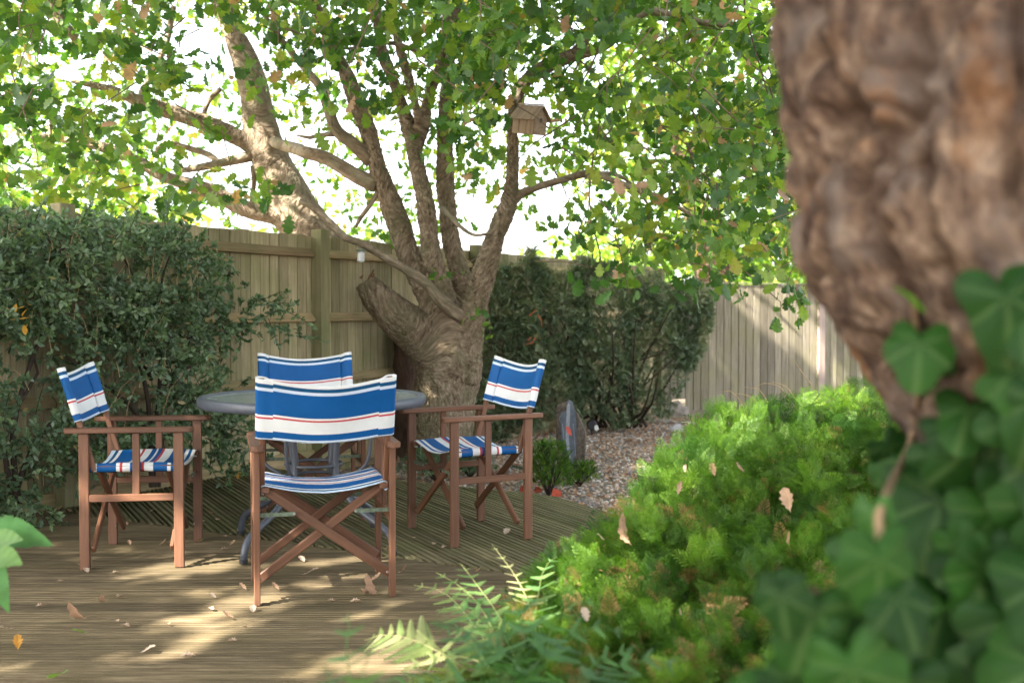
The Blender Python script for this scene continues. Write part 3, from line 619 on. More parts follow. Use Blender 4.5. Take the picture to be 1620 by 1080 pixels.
# places the sun reaches in the photograph: (point, radius) - the canopy has holes there
SPOTS = []
for px, py, r_ in ((190, 906, .06), (215, 904, .09), (245, 903, .10), (275, 903, .10), (305, 901, .10), (338, 898, .09), (368, 894, .07), (250, 880, .05), (285, 882, .06), (330, 880, .05), (362, 878, .04), (395, 884, .05),
                 (340, 936, .06), (368, 938, .09), (400, 938, .10), (432, 936, .10), (465, 932, .09), (498, 926, .06), (352, 962, .08), (385, 962, .09), (420, 957, .08), (455, 952, .06), (275, 976, .06), (300, 977, .09), (328, 976, .08), (355, 985, .06), (385, 988, .05),
                 (275, 1024, .06), (300, 1020, .08), (330, 1014, .09), (360, 1006, .08), (388, 998, .05), (45, 1056, .06), (75, 1052, .08), (102, 1047, .06), (435, 888, .06), (470, 890, .08), (510, 888, .10), (550, 884, .10), (590, 882, .08), (575, 906, .06), (606, 908, .05), (318, 858, .04),
                 (580, 968, .08), (615, 963, .08), (645, 955, .06), (550, 992, .06), (560, 1040, .12), (600, 1045, .12), (640, 1050, .1), (535, 1058, .08)):
    SPOTS.append((G(px, py), r_*1.28))
for px, py, r_ in ((400, 833, .05), (425, 836, .07), (450, 838, .06), (380, 834, .04)): SPOTS.append((G(px, py), r_))
for px, py, Y, r_ in [(a_, b_, c_, d_*(1.15 if c_ > 15 else 1)) for a_, b_, c_, d_ in ((1192, 490, 15.8, .09), (1150, 580, 15.7, .14), (1168, 598, 15.7, .10), (1200, 450, 15.9, .22), (1225, 458, 15.9, .2), (1290, 520, 16.3, .14), (1300, 545, 16.3, .15), (1310, 480, 16.3, .1), (1320, 570, 16.3, .15), (1290, 600, 16.3, .18), (1158, 490, 15.7, .08), (1250, 500, 16, .07), (1180, 520, 15.8, .06), (1240, 570, 16, .07), (1330, 610, 16.3, .15),
                     (450, 408, 8.0, .09), (480, 410, 8.1, .07), (420, 400, 7.9, .07), (790, 585, 5.8, .035), (845, 128, 8.55, .10), (833, 178, 8.6, .04), (700, 520, 8.6, .05), (660, 470, 8.6, .06), (720, 640, 8.6, .05),
                     (740, 370, 9.0, .06), (1100, 700, 3.6, .22), (1180, 680, 3.6, .25), (1260, 660, 3.7, .2), (1350, 640, 3.7, .2), (1050, 760, 3.3, .18), (980, 880, 2.9, .16), (900, 860, 3.0, .14), (1050, 660, 6, .1), (880, 940, 2.7, .14), (1100, 860, 2.6, .12), (1000, 705, 8.9, .2), (1010, 720, 7.9, .2),
                     (640, 1005, 2.55, .10), (690, 1015, 2.5, .10), (740, 1020, 2.45, .09), (600, 985, 2.6, .07), (820, 930, 2.8, .12), (800, 900, 2.9, .08), (288, 835, 4.95, .05), (290, 870, 4.9, .06), (470, 755, 4.5, .05), (905, 430, 11.8, .12), (880, 450, 11.6, .1), (1040, 420, 12, .1), (660, 440, 9.0, .04),
                     (850, 680, 9.5, .12), (560, 690, 6.2, .04), (650, 700, 5.2, .03), (1140, 450, 12.5, .1))]:
    SPOTS.append((W(px, py, Y), r_))
def shade_filter(P, extra=0, k=1):
    P = np.asarray(P); keep = np.ones(len(P), bool); S = np.array(SUN)
    for c, r_ in SPOTS:
        v = P-np.array(c); t = v@S; d = np.linalg.norm(v-t[:, None]*S, axis=1); keep &= ~((t > .25) & (d < r_*k+extra))
    return keep
# how much foliage the picture shows, on a grid of 100 x 70 pixels (rows from the top of the picture)
NEAR = np.array([[.80, .55, .40, .60, .80, .80, .80, .95, .90, .80, .80, .80, .8], [.80, .60, .60, .40, .45, .55, .60, .90, .80, .70, .75, .80, .8], [.80, .70, .35, .18, .20, .28, .28, .60, .45, .65, .72, .80, .8],
                 [.85, .55, .18, .08, .06, .10, .12, .18, .32, .45, .65, .75, .8], [.50, .50, .40, .25, .10, .05, .15, .32, .12, .25, .60, .70, .8], [.10, .08, .15, .12, .03, .05, .08, .12, .04, .30, .65, .70, .8], [0, 0, 0, 0, 0, 0, 0, 0, 0, .10, .35, .22, .5]])
FARD = np.array([[.75, .70, .55, .45, .60, .60, .6, .6, .6, .6, .6, .6, .6], [.55, .50, .35, .25, .30, .45, .5, .6, .5, .6, .7, .7, .7], [.55, .50, .30, .35, .25, .50, .5, .6, .55, .6, .7, .7, .7],
                 [.60, .55, .35, .28, .25, .50, .6, .5, .45, .6, .7, .7, .7], [.65, .70, .60, .45, .35, .40, .5, .45, .25, .2, .6, .7, .7], [.60, .65, .65, .40, .25, .30, .3, .3, .30, .25, .6, .7, .7], [0, 0, 0, 0, 0, 0, 0, 0, .3, .4, .5, .5, .5]])
def dens(D, px, py):
    i = min(6, max(0, int((py+35)/70-.0))) if py > 0 else 0; j = min(12, max(0, int(px/100)))
    fy = (py-35)/70; fx = (px-50)/100; i0 = int(max(0, min(5, math.floor(fy)))); j0 = int(max(0, min(11, math.floor(fx)))); a = min(1, max(0, fy-i0)); b = min(1, max(0, fx-j0))
    return (D[i0, j0]*(1-b)+D[i0, j0+1]*b)*(1-a)+(D[i0+1, j0]*(1-b)+D[i0+1, j0+1]*b)*a
def sprigs(n, D, y0, y1, pw, per, rad, holes=True):
    """cluster centres: sampled over the picture's extent with real depth, thinned by the density chart"""
    out = []
    k = 0
    while len(out) < n and k < n*12:
        k += 1; px = random.uniform(-160, 1400); py = random.uniform(-130, 455); d = dens(D, px, py)
        if random.random() < d**pw: out.append(W(px, py, random.uniform(y0, y1)))
    return out
def cluster_leaves(centres, per, rad, squash=.6):
    P = []
    for c in centres:
        m = max(2, int(random.gauss(per, per*.3))); q = rng.normal(size=(m, 3))*rad; q[:, 2] *= squash; P.append(np.array(c)+q)
    return np.concatenate(P)
def rn(n, lo=0, hi=.9, dead=.02):
    r = rng.random(n)*(hi-lo)+lo; d = rng.random(n) < dead; r[d] = .94+.06*rng.random(d.sum()); return r
def clear_view(P):                           # no leaves close in front of the bird box and its limb
    px = 810+F*P[:, 0]/P[:, 1]; py = 488-F*(P[:, 2]-HC)/P[:, 1]
    return ~((P[:, 1] < 8.9) & ((((px-842)/44)**2+((py-188)/46)**2 < 1) | ((abs(px-812) < 20) & (py > 150) & (py < 330) & (rng.random(len(P)) < .7))))
# the oak's own crown, in front of the fence
cen = sprigs(900, NEAR, 6.4, 9.8, 1.5, 9, .12)
P = cluster_leaves(cen, 12, .105); P = P[shade_filter(P, .02)]; P = P[clear_view(P)]
parts = []; leaves(parts, OAKL, P-np.array(OB), rng.uniform(.065, .148, len(P)), np.minimum(1, np.repeat(rng.random(len(P)//13+1), 13)[:len(P)]**1.05*.72+rn(len(P), 0, .24, .04)), down=.5, flat=.6)
o = cloud_obj('crown', parts, M['oak'], oak); o['kind'] = 'stuff'
a = Acc()
for c in cen[::2]:
    c = Vector(c)-OB; d = Vector((random.uniform(-1, 1), random.uniform(-1, 1), random.uniform(.1, .8))).normalized()
    L = random.uniform(.15, .45); q = c+d*L; a.add(*tube([c-d*.08, c+d*L*.5+Vector((0, 0, .02)), q], [.0022, .0035, .005], 4, .2, 0, False))
a.build('twigs', M['twig'], oak)['kind'] = 'stuff'
# nearest hanging leaves, one by one
tpls = []
for k in range(6):
    tv, tf = leaf_tpl([(y, x*random.uniform(.85, 1.15)) for y, x in [(0, .008), (.12, .012), (.2, .10), (.28, .17), (.34, .10), (.42, .26), (.5, .30), (.54, .16), (.64, .33), (.72, .34), (.76, .2), (.84, .25), (.92, .2), (1, .02)]], random.uniform(.1, .4), random.uniform(.1, .5))
    tpls.append(mesh('oak_leaf', tv, [tuple(f) for f in tf], M['oak'], rnd=[(.1, .3, .45, .6, .72, .5)[k]]*len(tv)))
HANG = [(745, 170, 6.2, 10, .09), (735, 200, 6.2, 6, .07), (545, 135, 6.4, 9, .09), (520, 160, 6.4, 5, .06), (780, 95, 6.0, 16, .12), (820, 60, 6.0, 14, .12), (700, 40, 6.1, 14, .14), (760, 30, 6.0, 14, .14), (240, 85, 6.6, 12, .12), (275, 110, 6.6, 10, .1), (210, 20, 6.4, 8, .1), (60, 100, 6.4, 14, .14),
        (30, 40, 6.2, 10, .12), (130, 200, 6.6, 10, .12), (30, 200, 6.3, 16, .14), (60, 260, 6.5, 10, .1), (915, 375, 7.4, 10, .08), (885, 350, 7.6, 8, .1), (935, 385, 7.4, 5, .05), (372, 303, 7.6, 8, .08), (1245, 460, 7.0, 8, .06), (1265, 478, 7.0, 6, .05), (1235, 490, 7.0, 5, .05), (985, 430, 7.6, 6, .06),
        (700, 432, 8.4, 6, .04), (725, 436, 8.4, 4, .04), (745, 500, 8.4, 7, .06), (775, 522, 8.4, 6, .05), (1190, 230, 6.6, 12, .12), (1090, 140, 6.4, 12, .12), (1050, 60, 6.2, 12, .14), (960, 150, 6.4, 12, .12), (340, 20, 6.4, 10, .1), (440, 60, 6.6, 8, .1)]
cnt = 0
for px, py, Y, m, rad in HANG:
    c = W(px, py, Y)-OB; size0 = .105
    for k in range(m):
        if cnt >= 298: break
        cnt += 1; o = link('leaf', tpls[random.randrange(6)], oak, c+Vector((random.gauss(0, rad), random.gauss(0, rad), random.gauss(0, rad*.6))))
        Mx = frames(np.array([[random.gauss(0, 1), random.gauss(0, 1), random.gauss(-.5, .6)]]))[0]; o.rotation_mode = 'QUATERNION'; o.rotation_quaternion = Matrix([list(map(float, r_)) for r_ in Mx]).to_quaternion(); s_ = random.uniform(.075, .13)*(.6 if Y > 8 else 1); o.scale = (s_,)*3
    P0_ = c+Vector((0, 0, .05)); d = Vector((random.uniform(-.3, .3), random.uniform(0, .3), random.uniform(.1, .45)))
    a = Acc(); a.add(*tube([P0_+Vector((0, 0, -.1)), P0_, P0_+d*.6, P0_+d*1.4], [.002, .003, .004, .005], 5, .1, 0, False)); a.build('twig', M['twig'], oak)
# canopy overhead and towards the sun, out of the picture
def canopy(n, per, x0, x1, y0, y1, z0, z1, rad, base, name, parent, size, extra=.03, mat='oak'):
    cs = []
    while len(cs) < n:
        p = Vector((random.uniform(x0, x1), random.uniform(y0, y1), random.uniform(z0, z1)))
        if p.y > .5 and p.z < HC+.31*p.y+.35: p.z = HC+.31*p.y+.35+random.random()*.8
        cs.append(p)
    P = cluster_leaves(cs, per, rad, .35); vis = (P[:, 2] < HC+.29*P[:, 1]) & (P[:, 1] > .2); P = P[shade_filter(P, extra) & ~vis]
    parts = []; leaves(parts, OAKC, P-np.array(base), rng.uniform(*size, len(P)), rn(len(P), 0, .8, .02), down=.3, flat=1.2); o = cloud_obj(name, parts, M[mat], parent); o['kind'] = 'stuff'; return o
canopy(420, 13, -6.0, 4.5, 5.6, 12.5, 3.6, 5.4, .24, OB, 'upper_crown', oak, (.11, .17))
# two unseen trees added for shade: crowns set between the sun and the garden
def shade_tree(base, top, n, x0, x1, y0, y1, label, t0=10.5, t1=14.5, size=(.21, .31), hole=.12, rad=.30):
    b = Vector(base); t = empty('unseen_shade_tree', b, label=label, cat='tree', group='unseen shade trees')
    tp = Vector(top)-b; a = Acc(); a.add(*tube([(0, 0, 0), tuple(tp*.3+Vector((.3, .1, .4))), tuple(tp*.75), tuple(tp)], [.38, .3, .2, .05], 16, .3, .1))
    for k in range(5): e = tp+Vector((random.uniform(-3, 3), random.uniform(-3, 3), random.uniform(-1, .6))); a.add(*tube([tuple(tp*.6), tuple(tp*.55+e*.45), tuple(e)], [.14, .09, .03], 8, .3, .1))
    a.build('trunk', M['limb'], t, smooth=True)
    cs = []
    while len(cs) < n:
        X, Y = random.uniform(x0, x1), random.uniform(y0, y1)
        if Y > FYd_(X)+.6: continue
        cs.append(Vector((X, Y, random.uniform(0, 2.9)))+SUN*random.uniform(t0, t1))
    P = cluster_leaves(cs, 18, rad, .8); P = P[shade_filter(P, hole, .66)]
    parts = []; leaves(parts, OAKC, P-np.array(b), rng.uniform(*size, len(P)), rn(len(P), 0, .8, .02), down=.3, flat=.6); cloud_obj('crown', parts, M['oak'], t)['kind'] = 'stuff'
FYd_ = lambda X: 11.353+1.82*X if X < 2.0 else 15+.45*(X-2)
shade_tree((-6.6, -1.6, -.2), (-5.2, -.6, 4.6), 2150, -5.5, 4.5, .0, 5.9, 'unseen tree behind the camera to the left, its crown shaped to shade the deck', 5.6, 8.0, (.13, .20), .045, .22)
shade_tree((-11.5, 3.6, -.2), (-8.5, 3.6, 8.6), 2500, -4.0, 6.2, 5.4, 17.5, 'unseen tree beyond the fence far to the left, its crown shaped to shade the garden')

# crown of the leaning tree and what grows behind the fence, lit by the sun
cen2 = sprigs(900, FARD, 10.5, 14.5, 1.2, 10, .2); P = cluster_leaves(cen2, 12, .2)
P = P[(P[:, 1] > 11.353+1.82*P[:, 0]+.8) | (P[:, 2] > 2.0)]; P = P[shade_filter(P, 0)]
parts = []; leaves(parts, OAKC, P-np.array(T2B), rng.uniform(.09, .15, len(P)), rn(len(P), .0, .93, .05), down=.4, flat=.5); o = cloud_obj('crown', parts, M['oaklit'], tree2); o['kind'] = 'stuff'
cs = [W(random.uniform(930, 1420), random.uniform(-100, 425), random.uniform(15.8, 21)) for _ in range(520)]
cs = [c for c in cs if c.z > 1.75]; P = cluster_leaves(cs, 13, .3); P = P[P[:, 2] > 1.62]
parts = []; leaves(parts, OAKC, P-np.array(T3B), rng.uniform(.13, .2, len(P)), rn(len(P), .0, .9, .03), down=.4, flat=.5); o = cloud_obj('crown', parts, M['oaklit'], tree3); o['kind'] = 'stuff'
def far_tree(x, y, h, r_, label, n=900):
    b = Vector((x, y, -.3)); t = empty('garden_tree', b, label=label, cat='tree', group='trees beyond the fences')
    a = Acc(); a.add(*tube([(0, 0, 0), (.1, 0, h*.3), (0, .1, h*.8)], [.18, .14, .04], 10, .3, .1)); a.build('trunk', M['limb'], t, smooth=True)
    q = rng.normal(size=(n//8, 3)); q /= np.linalg.norm(q, axis=1, keepdims=True); q *= (rng.random((len(q), 1))**.4)*r_; q[:, 2] = q[:, 2]*h/r_*.42+h*.58
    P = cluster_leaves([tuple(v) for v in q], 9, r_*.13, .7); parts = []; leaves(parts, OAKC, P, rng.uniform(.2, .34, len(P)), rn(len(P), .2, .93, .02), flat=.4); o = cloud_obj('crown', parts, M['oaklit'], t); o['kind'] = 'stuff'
far_tree(-9, 24, 4.6, 2.6, 'pale sunlit tree beyond the fence at the far left'); far_tree(-4.5, 27, 3.4, 2.0, 'low yellow-green tree beyond the fence behind the leaning trunk')
far_tree(3.0, 34, 3.9, 2.6, 'low pale tree seen through the gap right of the oak trunk', 1500); far_tree(.2, 38, 3.0, 2.2, 'small distant tree low behind the fence near the middle', 1200)
far_tree(6.5, 24, 3.6, 2.0, 'bright yellow-green shrubby tree over the grey fence', 1500); far_tree(-13, 20, 4.2, 2.5, 'leafy tree beyond the fence past the left shrub'); far_tree(9.5, 26, 4.0, 2.2, 'sunlit tree beyond the grey fence at the far right')
hb = empty('hedge', (2, 46, -.3), label='long distant hedge low beyond the fences', cat='hedge')
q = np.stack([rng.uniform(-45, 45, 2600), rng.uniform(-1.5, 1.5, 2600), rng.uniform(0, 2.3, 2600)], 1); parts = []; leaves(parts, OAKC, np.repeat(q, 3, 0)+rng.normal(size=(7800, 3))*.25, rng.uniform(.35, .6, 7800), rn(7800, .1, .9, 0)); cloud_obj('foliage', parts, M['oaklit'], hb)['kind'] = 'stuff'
tag(link('lawn', mesh('lawn', [(-60, 17.5, -.24), (60, 17.5, -.24), (60, 90, -.24), (-60, 90, -.24), (-60, 9, -.24), (-8, 9, -.24), (-1.2, 17.5, -.24)], [(0, 1, 2, 3), (0, 4, 5, 6)], M['lawn'])), kind='structure')
# climber with bright oval leaves at the top beside the near trunk
cb = empty('climbing_shrub', W(1190, -60, 5.5), label='bright yellow-green leaves hanging at the top beside the near tree trunk', cat='climber'); B0 = W(1190, -60, 5.5)
a = Acc(); a.add(*tube([W(1180, -80, 5.5)-B0, W(1178, 20, 5.5)-B0, W(1195, 80, 5.5)-B0, W(1215, 150, 5.5)-B0], [.006, .005, .004, .002], 6, .1)); a.build('stem', M['dstem'], cb)
pm = mesh('climber_leaf', PLAINL[0], [tuple(f) for f in PLAINL[1]], M['yellowleaf'], rnd=[.5]*len(PLAINL[0]))
for px, py in ((1165, 20), (1150, 5), (1185, 28), (1198, 12), (1210, 25), (1160, 48), (1188, 45), (1205, 55), (1212, 70), (1165, 52), (1182, -15), (1200, -8), (1150, -20), (1207, 105), (1222, 108), (1215, 60), (1228, 30), (1178, 5)):
    o = link('leaf', pm, cb, W(px, py, 5.5+random.uniform(-.1, .1))-B0); o.rotation_euler = (random.uniform(-.6, 1.2), random.uniform(-.5, .5), random.uniform(0, 6.28)); s_ = random.uniform(.07, .11); o.scale = (s_,)*3

# ------------------------------------------------------------------ shrubs
def shrub(name, base, label, cat, stems, tips, leaf_mat, tpl, lsize, per, twigL, stemmat, fill=.0, flat=.4, rnlo=0., group=None):
    """stems reach for the tips; every tip is a twig lined with small leaves"""
    root = empty(name, base, label=label, cat=cat, group=group); a = Acc()
    for P, Rr in stems: a.add(*tube([Vector(p)-base for p in P], Rr, 6, .12, .15, False))
    P_all, D_all, R_all = [], [], []; tw = Acc()
    for (p, d) in tips:
        p = Vector(p)-base; d = Vector(d).normalized(); L = twigL*random.uniform(.6, 1.3); q = p+d*L+Vector((0, 0, -.25*L*random.random())); mid = (p+q)/2+Vector((0, 0, .06*L))
        tw.add(*tube([p, mid, q], [.003, .0022, .001], 3, .4, 0, False)); r0 = random.random()*.55
        for k in range(per):
            t = random.random(); c = p*(1-t)**2+mid*2*t*(1-t)+q*t*t; P_all.append(c); dd_ = (d+Vector(rng.normal(size=3))*.75); D_all.append(dd_); R_all.append(min(.95, rnlo+r0+random.random()*.35) if random.random() > .012 else .99)
    a.build('stems', stemmat, root, smooth=True)['kind'] = 'stuff'; tw.build('twigs', stemmat, root)['kind'] = 'stuff'
    P_ = np.array([tuple(c) for c in P_all]); D_ = np.array([tuple(c) for c in D_all]); roll = rng.normal(size=(len(P_), 3)); roll[:, 2] += flat
    o = cloud_obj('foliage', [cloud(tpl[0], tpl[1], P_, frames(D_, roll), rng.uniform(lsize*.6, lsize*1.25, len(P_)), np.array(R_all))], leaf_mat, root); o['kind'] = 'stuff'; return root
def FYd(X): return 11.353+1.82*X
# left shrub: fills the fence from the picture's edge to about pixel 430; outline given as (px, top, bottom)
def lshape(px):
    xs_ = (-120, 0, 60, 150, 230, 300, 350, 400, 440, 480); tp = (334, 340, 344, 348, 356, 368, 405, 455, 520, 560); bt = (850, 800, 770, 740, 720, 700, 700, 640, 590, 535)
    return np.interp(px, xs_, tp), np.interp(px, xs_, bt)
tips = []
gaps = [(60, 640, 45, 90), (105, 470, 30, 60), (60, 560, 40, 30), (250, 440, 40, 25), (190, 420, 20, 30), (150, 590, 30, 40), (330, 590, 25, 40), (210, 640, 30, 40), (310, 720, 60, 40), (20, 720, 40, 40), (20, 560, 20, 30)]
while len(tips) < 1280:
    px = random.uniform(-120, 450); t0, b0 = lshape(px); py = random.uniform(t0, b0)
    if px > 270 and random.random() < (px-270)/135: continue
    if py > 540 and random.random() < .6: continue
    if any(((px-gx)/gw)**2+((py-gy)/gh)**2 < 1 for gx, gy, gw, gh in gaps) and random.random() < .85: continue
    x = (px-810)/F; Yf = 11.353/(1-1.82*x); off = random.random()**1.3*(.55 if py < 480 else .42); Y = Yf-.25-off*1.15
    tips.append((W(px, py, Y), (random.gauss(.3, 1), random.gauss(-.5, .6), random.gauss(.1, .7))))
# trailing sprays below and to the right
for px, py, m in ((330, 660, 20), (350, 690, 24), (300, 560, 14), (380, 500, 22), (410, 480, 8), (465, 515, 4), (30, 790, 20), (60, 820, 8), (20, 690, 16), (80, 690, 14), (110, 610, 16), (200, 690, 18), (260, 670, 20), (130, 700, 10), (350, 640, 24), (340, 720, 14), (300, 620, 30), (365, 735, 8)):
    for k in range(m):
        x = (px-810)/F; Yf = 11.353/(1-1.82*x); tips.append((W(px+random.gauss(0, 24), py+random.gauss(0, 14), Yf-.4-random.random()*.35), (random.gauss(.3, 1), random.gauss(-.4, .5), random.gauss(-.1, .5))))
base = W(215, 740, 7.0); stems = []
for bx, by, top in ((245, 770, [(250, 650), (255, 560), (250, 470), (270, 400)]), (240, 770, [(235, 640), (215, 540), (225, 470), (180, 380)]), (250, 770, [(262, 640), (290, 560), (320, 500), (360, 450)]), (30, 800, [(20, 690), (40, 600), (70, 520), (110, 440), (125, 370)]), (25, 800, [(5, 700), (30, 640), (60, 590), (20, 480)]),
                     (125, 420, [(108, 440), (95, 400), (118, 370)]), (245, 700, [(205, 640), (150, 600), (100, 560)]), (20, 790, [(60, 690), (110, 640), (130, 560), (160, 480)]), (250, 620, [(275, 590), (300, 580), (340, 560)]), (240, 600, [(215, 540), (210, 500), (225, 470)])):
    pts = [(bx, by)]+top; P_ = []
    for px, py in pts: x = (px-810)/F; P_.append(W(px, py, 11.353/(1-1.82*x)-.42))
    stems.append((P_, list(np.linspace(.018, .005, len(P_)))))
shr = shrub('climbing_shrub', base, 'dark green small-leaved shrub covering the left part of the fence', 'shrub', stems, tips, M['cot'], TINY, .039, 24, .17, M['dstem'])
for k in range(34):                          # long pale shoots standing out
    px = random.uniform(0, 330); t0, b0 = lshape(px); py = random.uniform(t0, b0-60); x = (px-810)/F; Y = 11.353/(1-1.82*x)-.75
    a = Acc(); dx, dy = random.uniform(-30, 40), random.uniform(20, 80); a.add(*tube([W(px+dx, py, Y)-base, W(px+dx*.4, py+dy*.4, Y)-base, W(px, py+dy, Y)-base], [.001, .0016, .0018], 4, .1)); a.build('shoot', M['straw'], shr)
om = mesh('orange_leaf', PLAINL[0], [tuple(f) for f in PLAINL[1]], M['orangeleaf'], rnd=[.5]*len(PLAINL[0]))
for px, py in ((22, 498), (30, 505), (42, 485), (38, 520), (28, 487), (45, 512), (35, 500), (18, 505), (48, 482), (40, 530)):
    o = link('orange_leaf', om, shr, W(px, py, 5.3)-base); o.rotation_euler = (random.uniform(-.8, 1.4), random.uniform(-.6, .6), random.uniform(0, 6.28)); s_ = random.uniform(.04, .06); o.scale = (s_,)*3

# feathery conifer shrub right of the oak
SPRAY = ([], [])
for k in range(12):
    t = k/12; 
    for sx in (-1, 1):
        L = .42*(1-t)**.7+.05; b = len(SPRAY[0]); y = t; SPRAY[0].extend([(0, y, 0), (sx*L*.5, y+L*.45+.022, .05), (sx*L, y+L*.8, -.02), (sx*L*.5, y+L*.45-.022, .03)]); SPRAY[1].extend([(b, b+1, b+2), (b, b+2, b+3)])
b = len(SPRAY[0]); SPRAY[0].extend([(-.02, 0, 0), (.02, 0, 0), (0, 1.15, -.03)]); SPRAY[1].append((b, b+1, b+2))
yb = W(960, 672, 12.4)
pos, dirs, rr_ = [], [], []
def rtop(px): return np.interp(px, (755, 790, 850, 920, 980, 1040, 1090, 1120, 1135), (440, 425, 410, 415, 428, 440, 455, 480, 520))
def rbot(px): return np.interp(px, (755, 790, 850, 900, 960, 1030, 1080, 1120, 1135), (660, 690, 672, 668, 672, 668, 600, 540, 525))
yt = []
while len(pos) < 16000:
    px = random.uniform(752, 1132); py = random.uniform(rtop(px), rbot(px))
    if px > 1010 and py > 560 and random.random() < .55: continue
    if px < 800 and random.random() < .35: continue
    if ((px-950)/100)**2+((py-655)/30)**2 < 1 and random.random() < .6: continue
    u = (px-755)/375; Y = 10.35+u*2.3; th = .75*math.sin(math.pi*min(1, max(0.05, (py-400)/280))); Y = Y+(-1+2*random.random()**.6*.5)*th*.8+.3
    p = W(px+20*mnoise.noise(Vector((px*.02, py*.02, 1))), py+34*mnoise.noise(Vector((px*.022, py*.012, 4))), Y); pos.append(tuple(p-yb)); dirs.append((random.gauss(.1, .7), random.gauss(-.6, .6), random.gauss(.25, .7))); rr_.append(.42+.6*mnoise.noise(Vector((px*.03, py*.03, 9)))+random.random()*.4+(.12 if py < 470 else 0))  # tone raised near the top: a highlight put into the leaf colour
yr = empty('conifer_shrub', yb, label='large feathery dark green shrub against the fence to the right of the oak', cat='shrub')
cloud_obj('foliage', [cloud(*SPRAY, np.array(pos), frames(np.array(dirs)), rng.uniform(.04, .10, len(pos)), np.clip(rr_, 0, .97))], M['yew'], yr)['kind'] = 'stuff'
a = Acc()
for k in range(26):
    b = W(random.choice((870, 950, 965, 985, 1000, 1020))+random.gauss(0, 8), 675, 12.3); e = W(random.uniform(800, 1090), random.uniform(440, 600), random.uniform(11, 12.4)); m_ = (b+e)/2+Vector((random.gauss(0, .1), random.gauss(0, .1), random.gauss(0, .1)))
    a.add(*tube([b-yb, m_-yb, e-yb], [.022, .014, .005], 5, .2, .2, False))
a.build('stems', M['dstem'], yr)['kind'] = 'stuff'
M['redsprig'] = plain('red_sprig', (.42, .13, .06), .8)
for px, py in ((843, 495), (838, 500), (835, 538), (842, 542), (850, 498), (832, 545)):
    rt = Acc(); p = W(px, py, 10.1)-yb; e = p+Vector((random.gauss(0, .05), -.03, random.gauss(0, .05))); rt.add(*tube([p, (p+e)/2+Vector((.01, 0, .012)), e], [.007, .006, .002], 5, .02, .3)); rt.build('dead_sprig', M['redsprig'], yr)

# little evergreens at the deck edge
def tuft(px, py, z, wpx, hpx, n, label, mat='juni', seed=0):
    b = G(px, py, z); sc_ = b.y/F; t = empty('small_shrub', b, label=label, cat='shrub', group='low green shrublets by the deck edge'); a = Acc(); pos, dirs = [], []
    for k in range(18): 
        e = Vector((random.gauss(0, wpx*.25*sc_), random.gauss(0, wpx*.2*sc_), random.uniform(.4, .9)*hpx*sc_)); a.add(*tube([(0, 0, -.02), tuple(e*.5+Vector((0, 0, .01))), tuple(e)], [.006, .004, .002], 5, .1, 0, False))
    a.build('stem', M['dstem'], t)
    for k in range(n):
        th = random.uniform(0, 6.28); r_ = random.random()**.5; h = random.uniform(.18, 1); q = (r_*math.cos(th)*wpx/2*sc_*(1.15-.5*h), r_*math.sin(th)*wpx/2*sc_*(1.1-.5*h), h*hpx*sc_); pos.append(q); dirs.append((q[0]*3+random.gauss(0, .3), q[1]*3+random.gauss(0, .3), .25+random.random()*.4))
    cloud_obj('foliage', [cloud(*SPRAY, np.array(pos), frames(np.array(dirs)), rng.uniform(.03, .06, n), rn(n, .05, .75, .0))], M[mat], t)['kind'] = 'stuff'
tuft(868, 782, -.1, 78, 80, 620, 'small bright evergreen shrublet at the deck edge beside the right chair', 'juni')
tuft(917, 765, -.1, 60, 32, 220, 'low green tuft at the foot of the painted stone', 'juni')
tuft(690, 758, -.1, 120, 50, 520, 'green groundcover showing under the right chair at the far deck edge', 'cot')
tuft(745, 752, -.1, 80, 40, 320, 'small dark leafy patch behind the right chair legs', 'cot')

# big juniper in the right foreground
jb = Vector((1.25, 3.0, -.12)); jr = empty('juniper_bush', jb, label='big bright green feathery juniper filling the lower right foreground', cat='shrub')
def jtop(px): return np.interp(px, (640, 760, 800, 835, 880, 940, 985, 1040, 1085, 1130, 1200, 1300, 1380, 1460, 1700), (1300, 1150, 1000, 915, 872, 846, 804, 726, 694, 646, 640, 626, 596, 604, 640))
def jdepth(px, py):                          # the bush surface: nearer towards the bottom
    t = np.clip((py-600)/480, 0, 1); return 3.9-1.55*t-.1*(px-1000)/400
pos, dirs, rr_, sz = [], [], [], []
while len(pos) < 21000:
    px = random.uniform(640, 1720); py = random.uniform(590, 1150); tt = jtop(px)
    if py < tt+8*random.random(): continue
    lump = mnoise.noise(Vector((px/95., py/70., 3.1)))*.34+mnoise.noise(Vector((px/34., py/28., 7)))*.20; Y = jdepth(px, py)+lump+random.random()**1.5*.35
    p = W(px, py, Y); 
    if p.z < -.1: continue
    pos.append(tuple(p-jb)); dirs.append((random.gauss(-.25, .6), random.gauss(-.45, .5), random.gauss(.65, .45)))
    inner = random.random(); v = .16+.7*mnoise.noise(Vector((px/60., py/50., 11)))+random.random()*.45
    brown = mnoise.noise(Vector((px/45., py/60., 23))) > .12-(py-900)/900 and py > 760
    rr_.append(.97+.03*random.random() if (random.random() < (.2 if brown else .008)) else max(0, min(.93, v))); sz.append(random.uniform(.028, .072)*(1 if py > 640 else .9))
NEEDLE = ([], [])
for k in range(15):
    t = k/15
    for sx in (-1, 1):
        L = .40*(1-t)**.8+.07; b = len(NEEDLE[0]); zz = .10*math.sin(k*2.4)*sx
        NEEDLE[0].extend([(0, t, 0), (sx*L*.75, t+L*.75+.016, zz), (sx*L*.72+sx*.014, t+L*.72-.016, zz)]); NEEDLE[1].append((b, b+1, b+2))
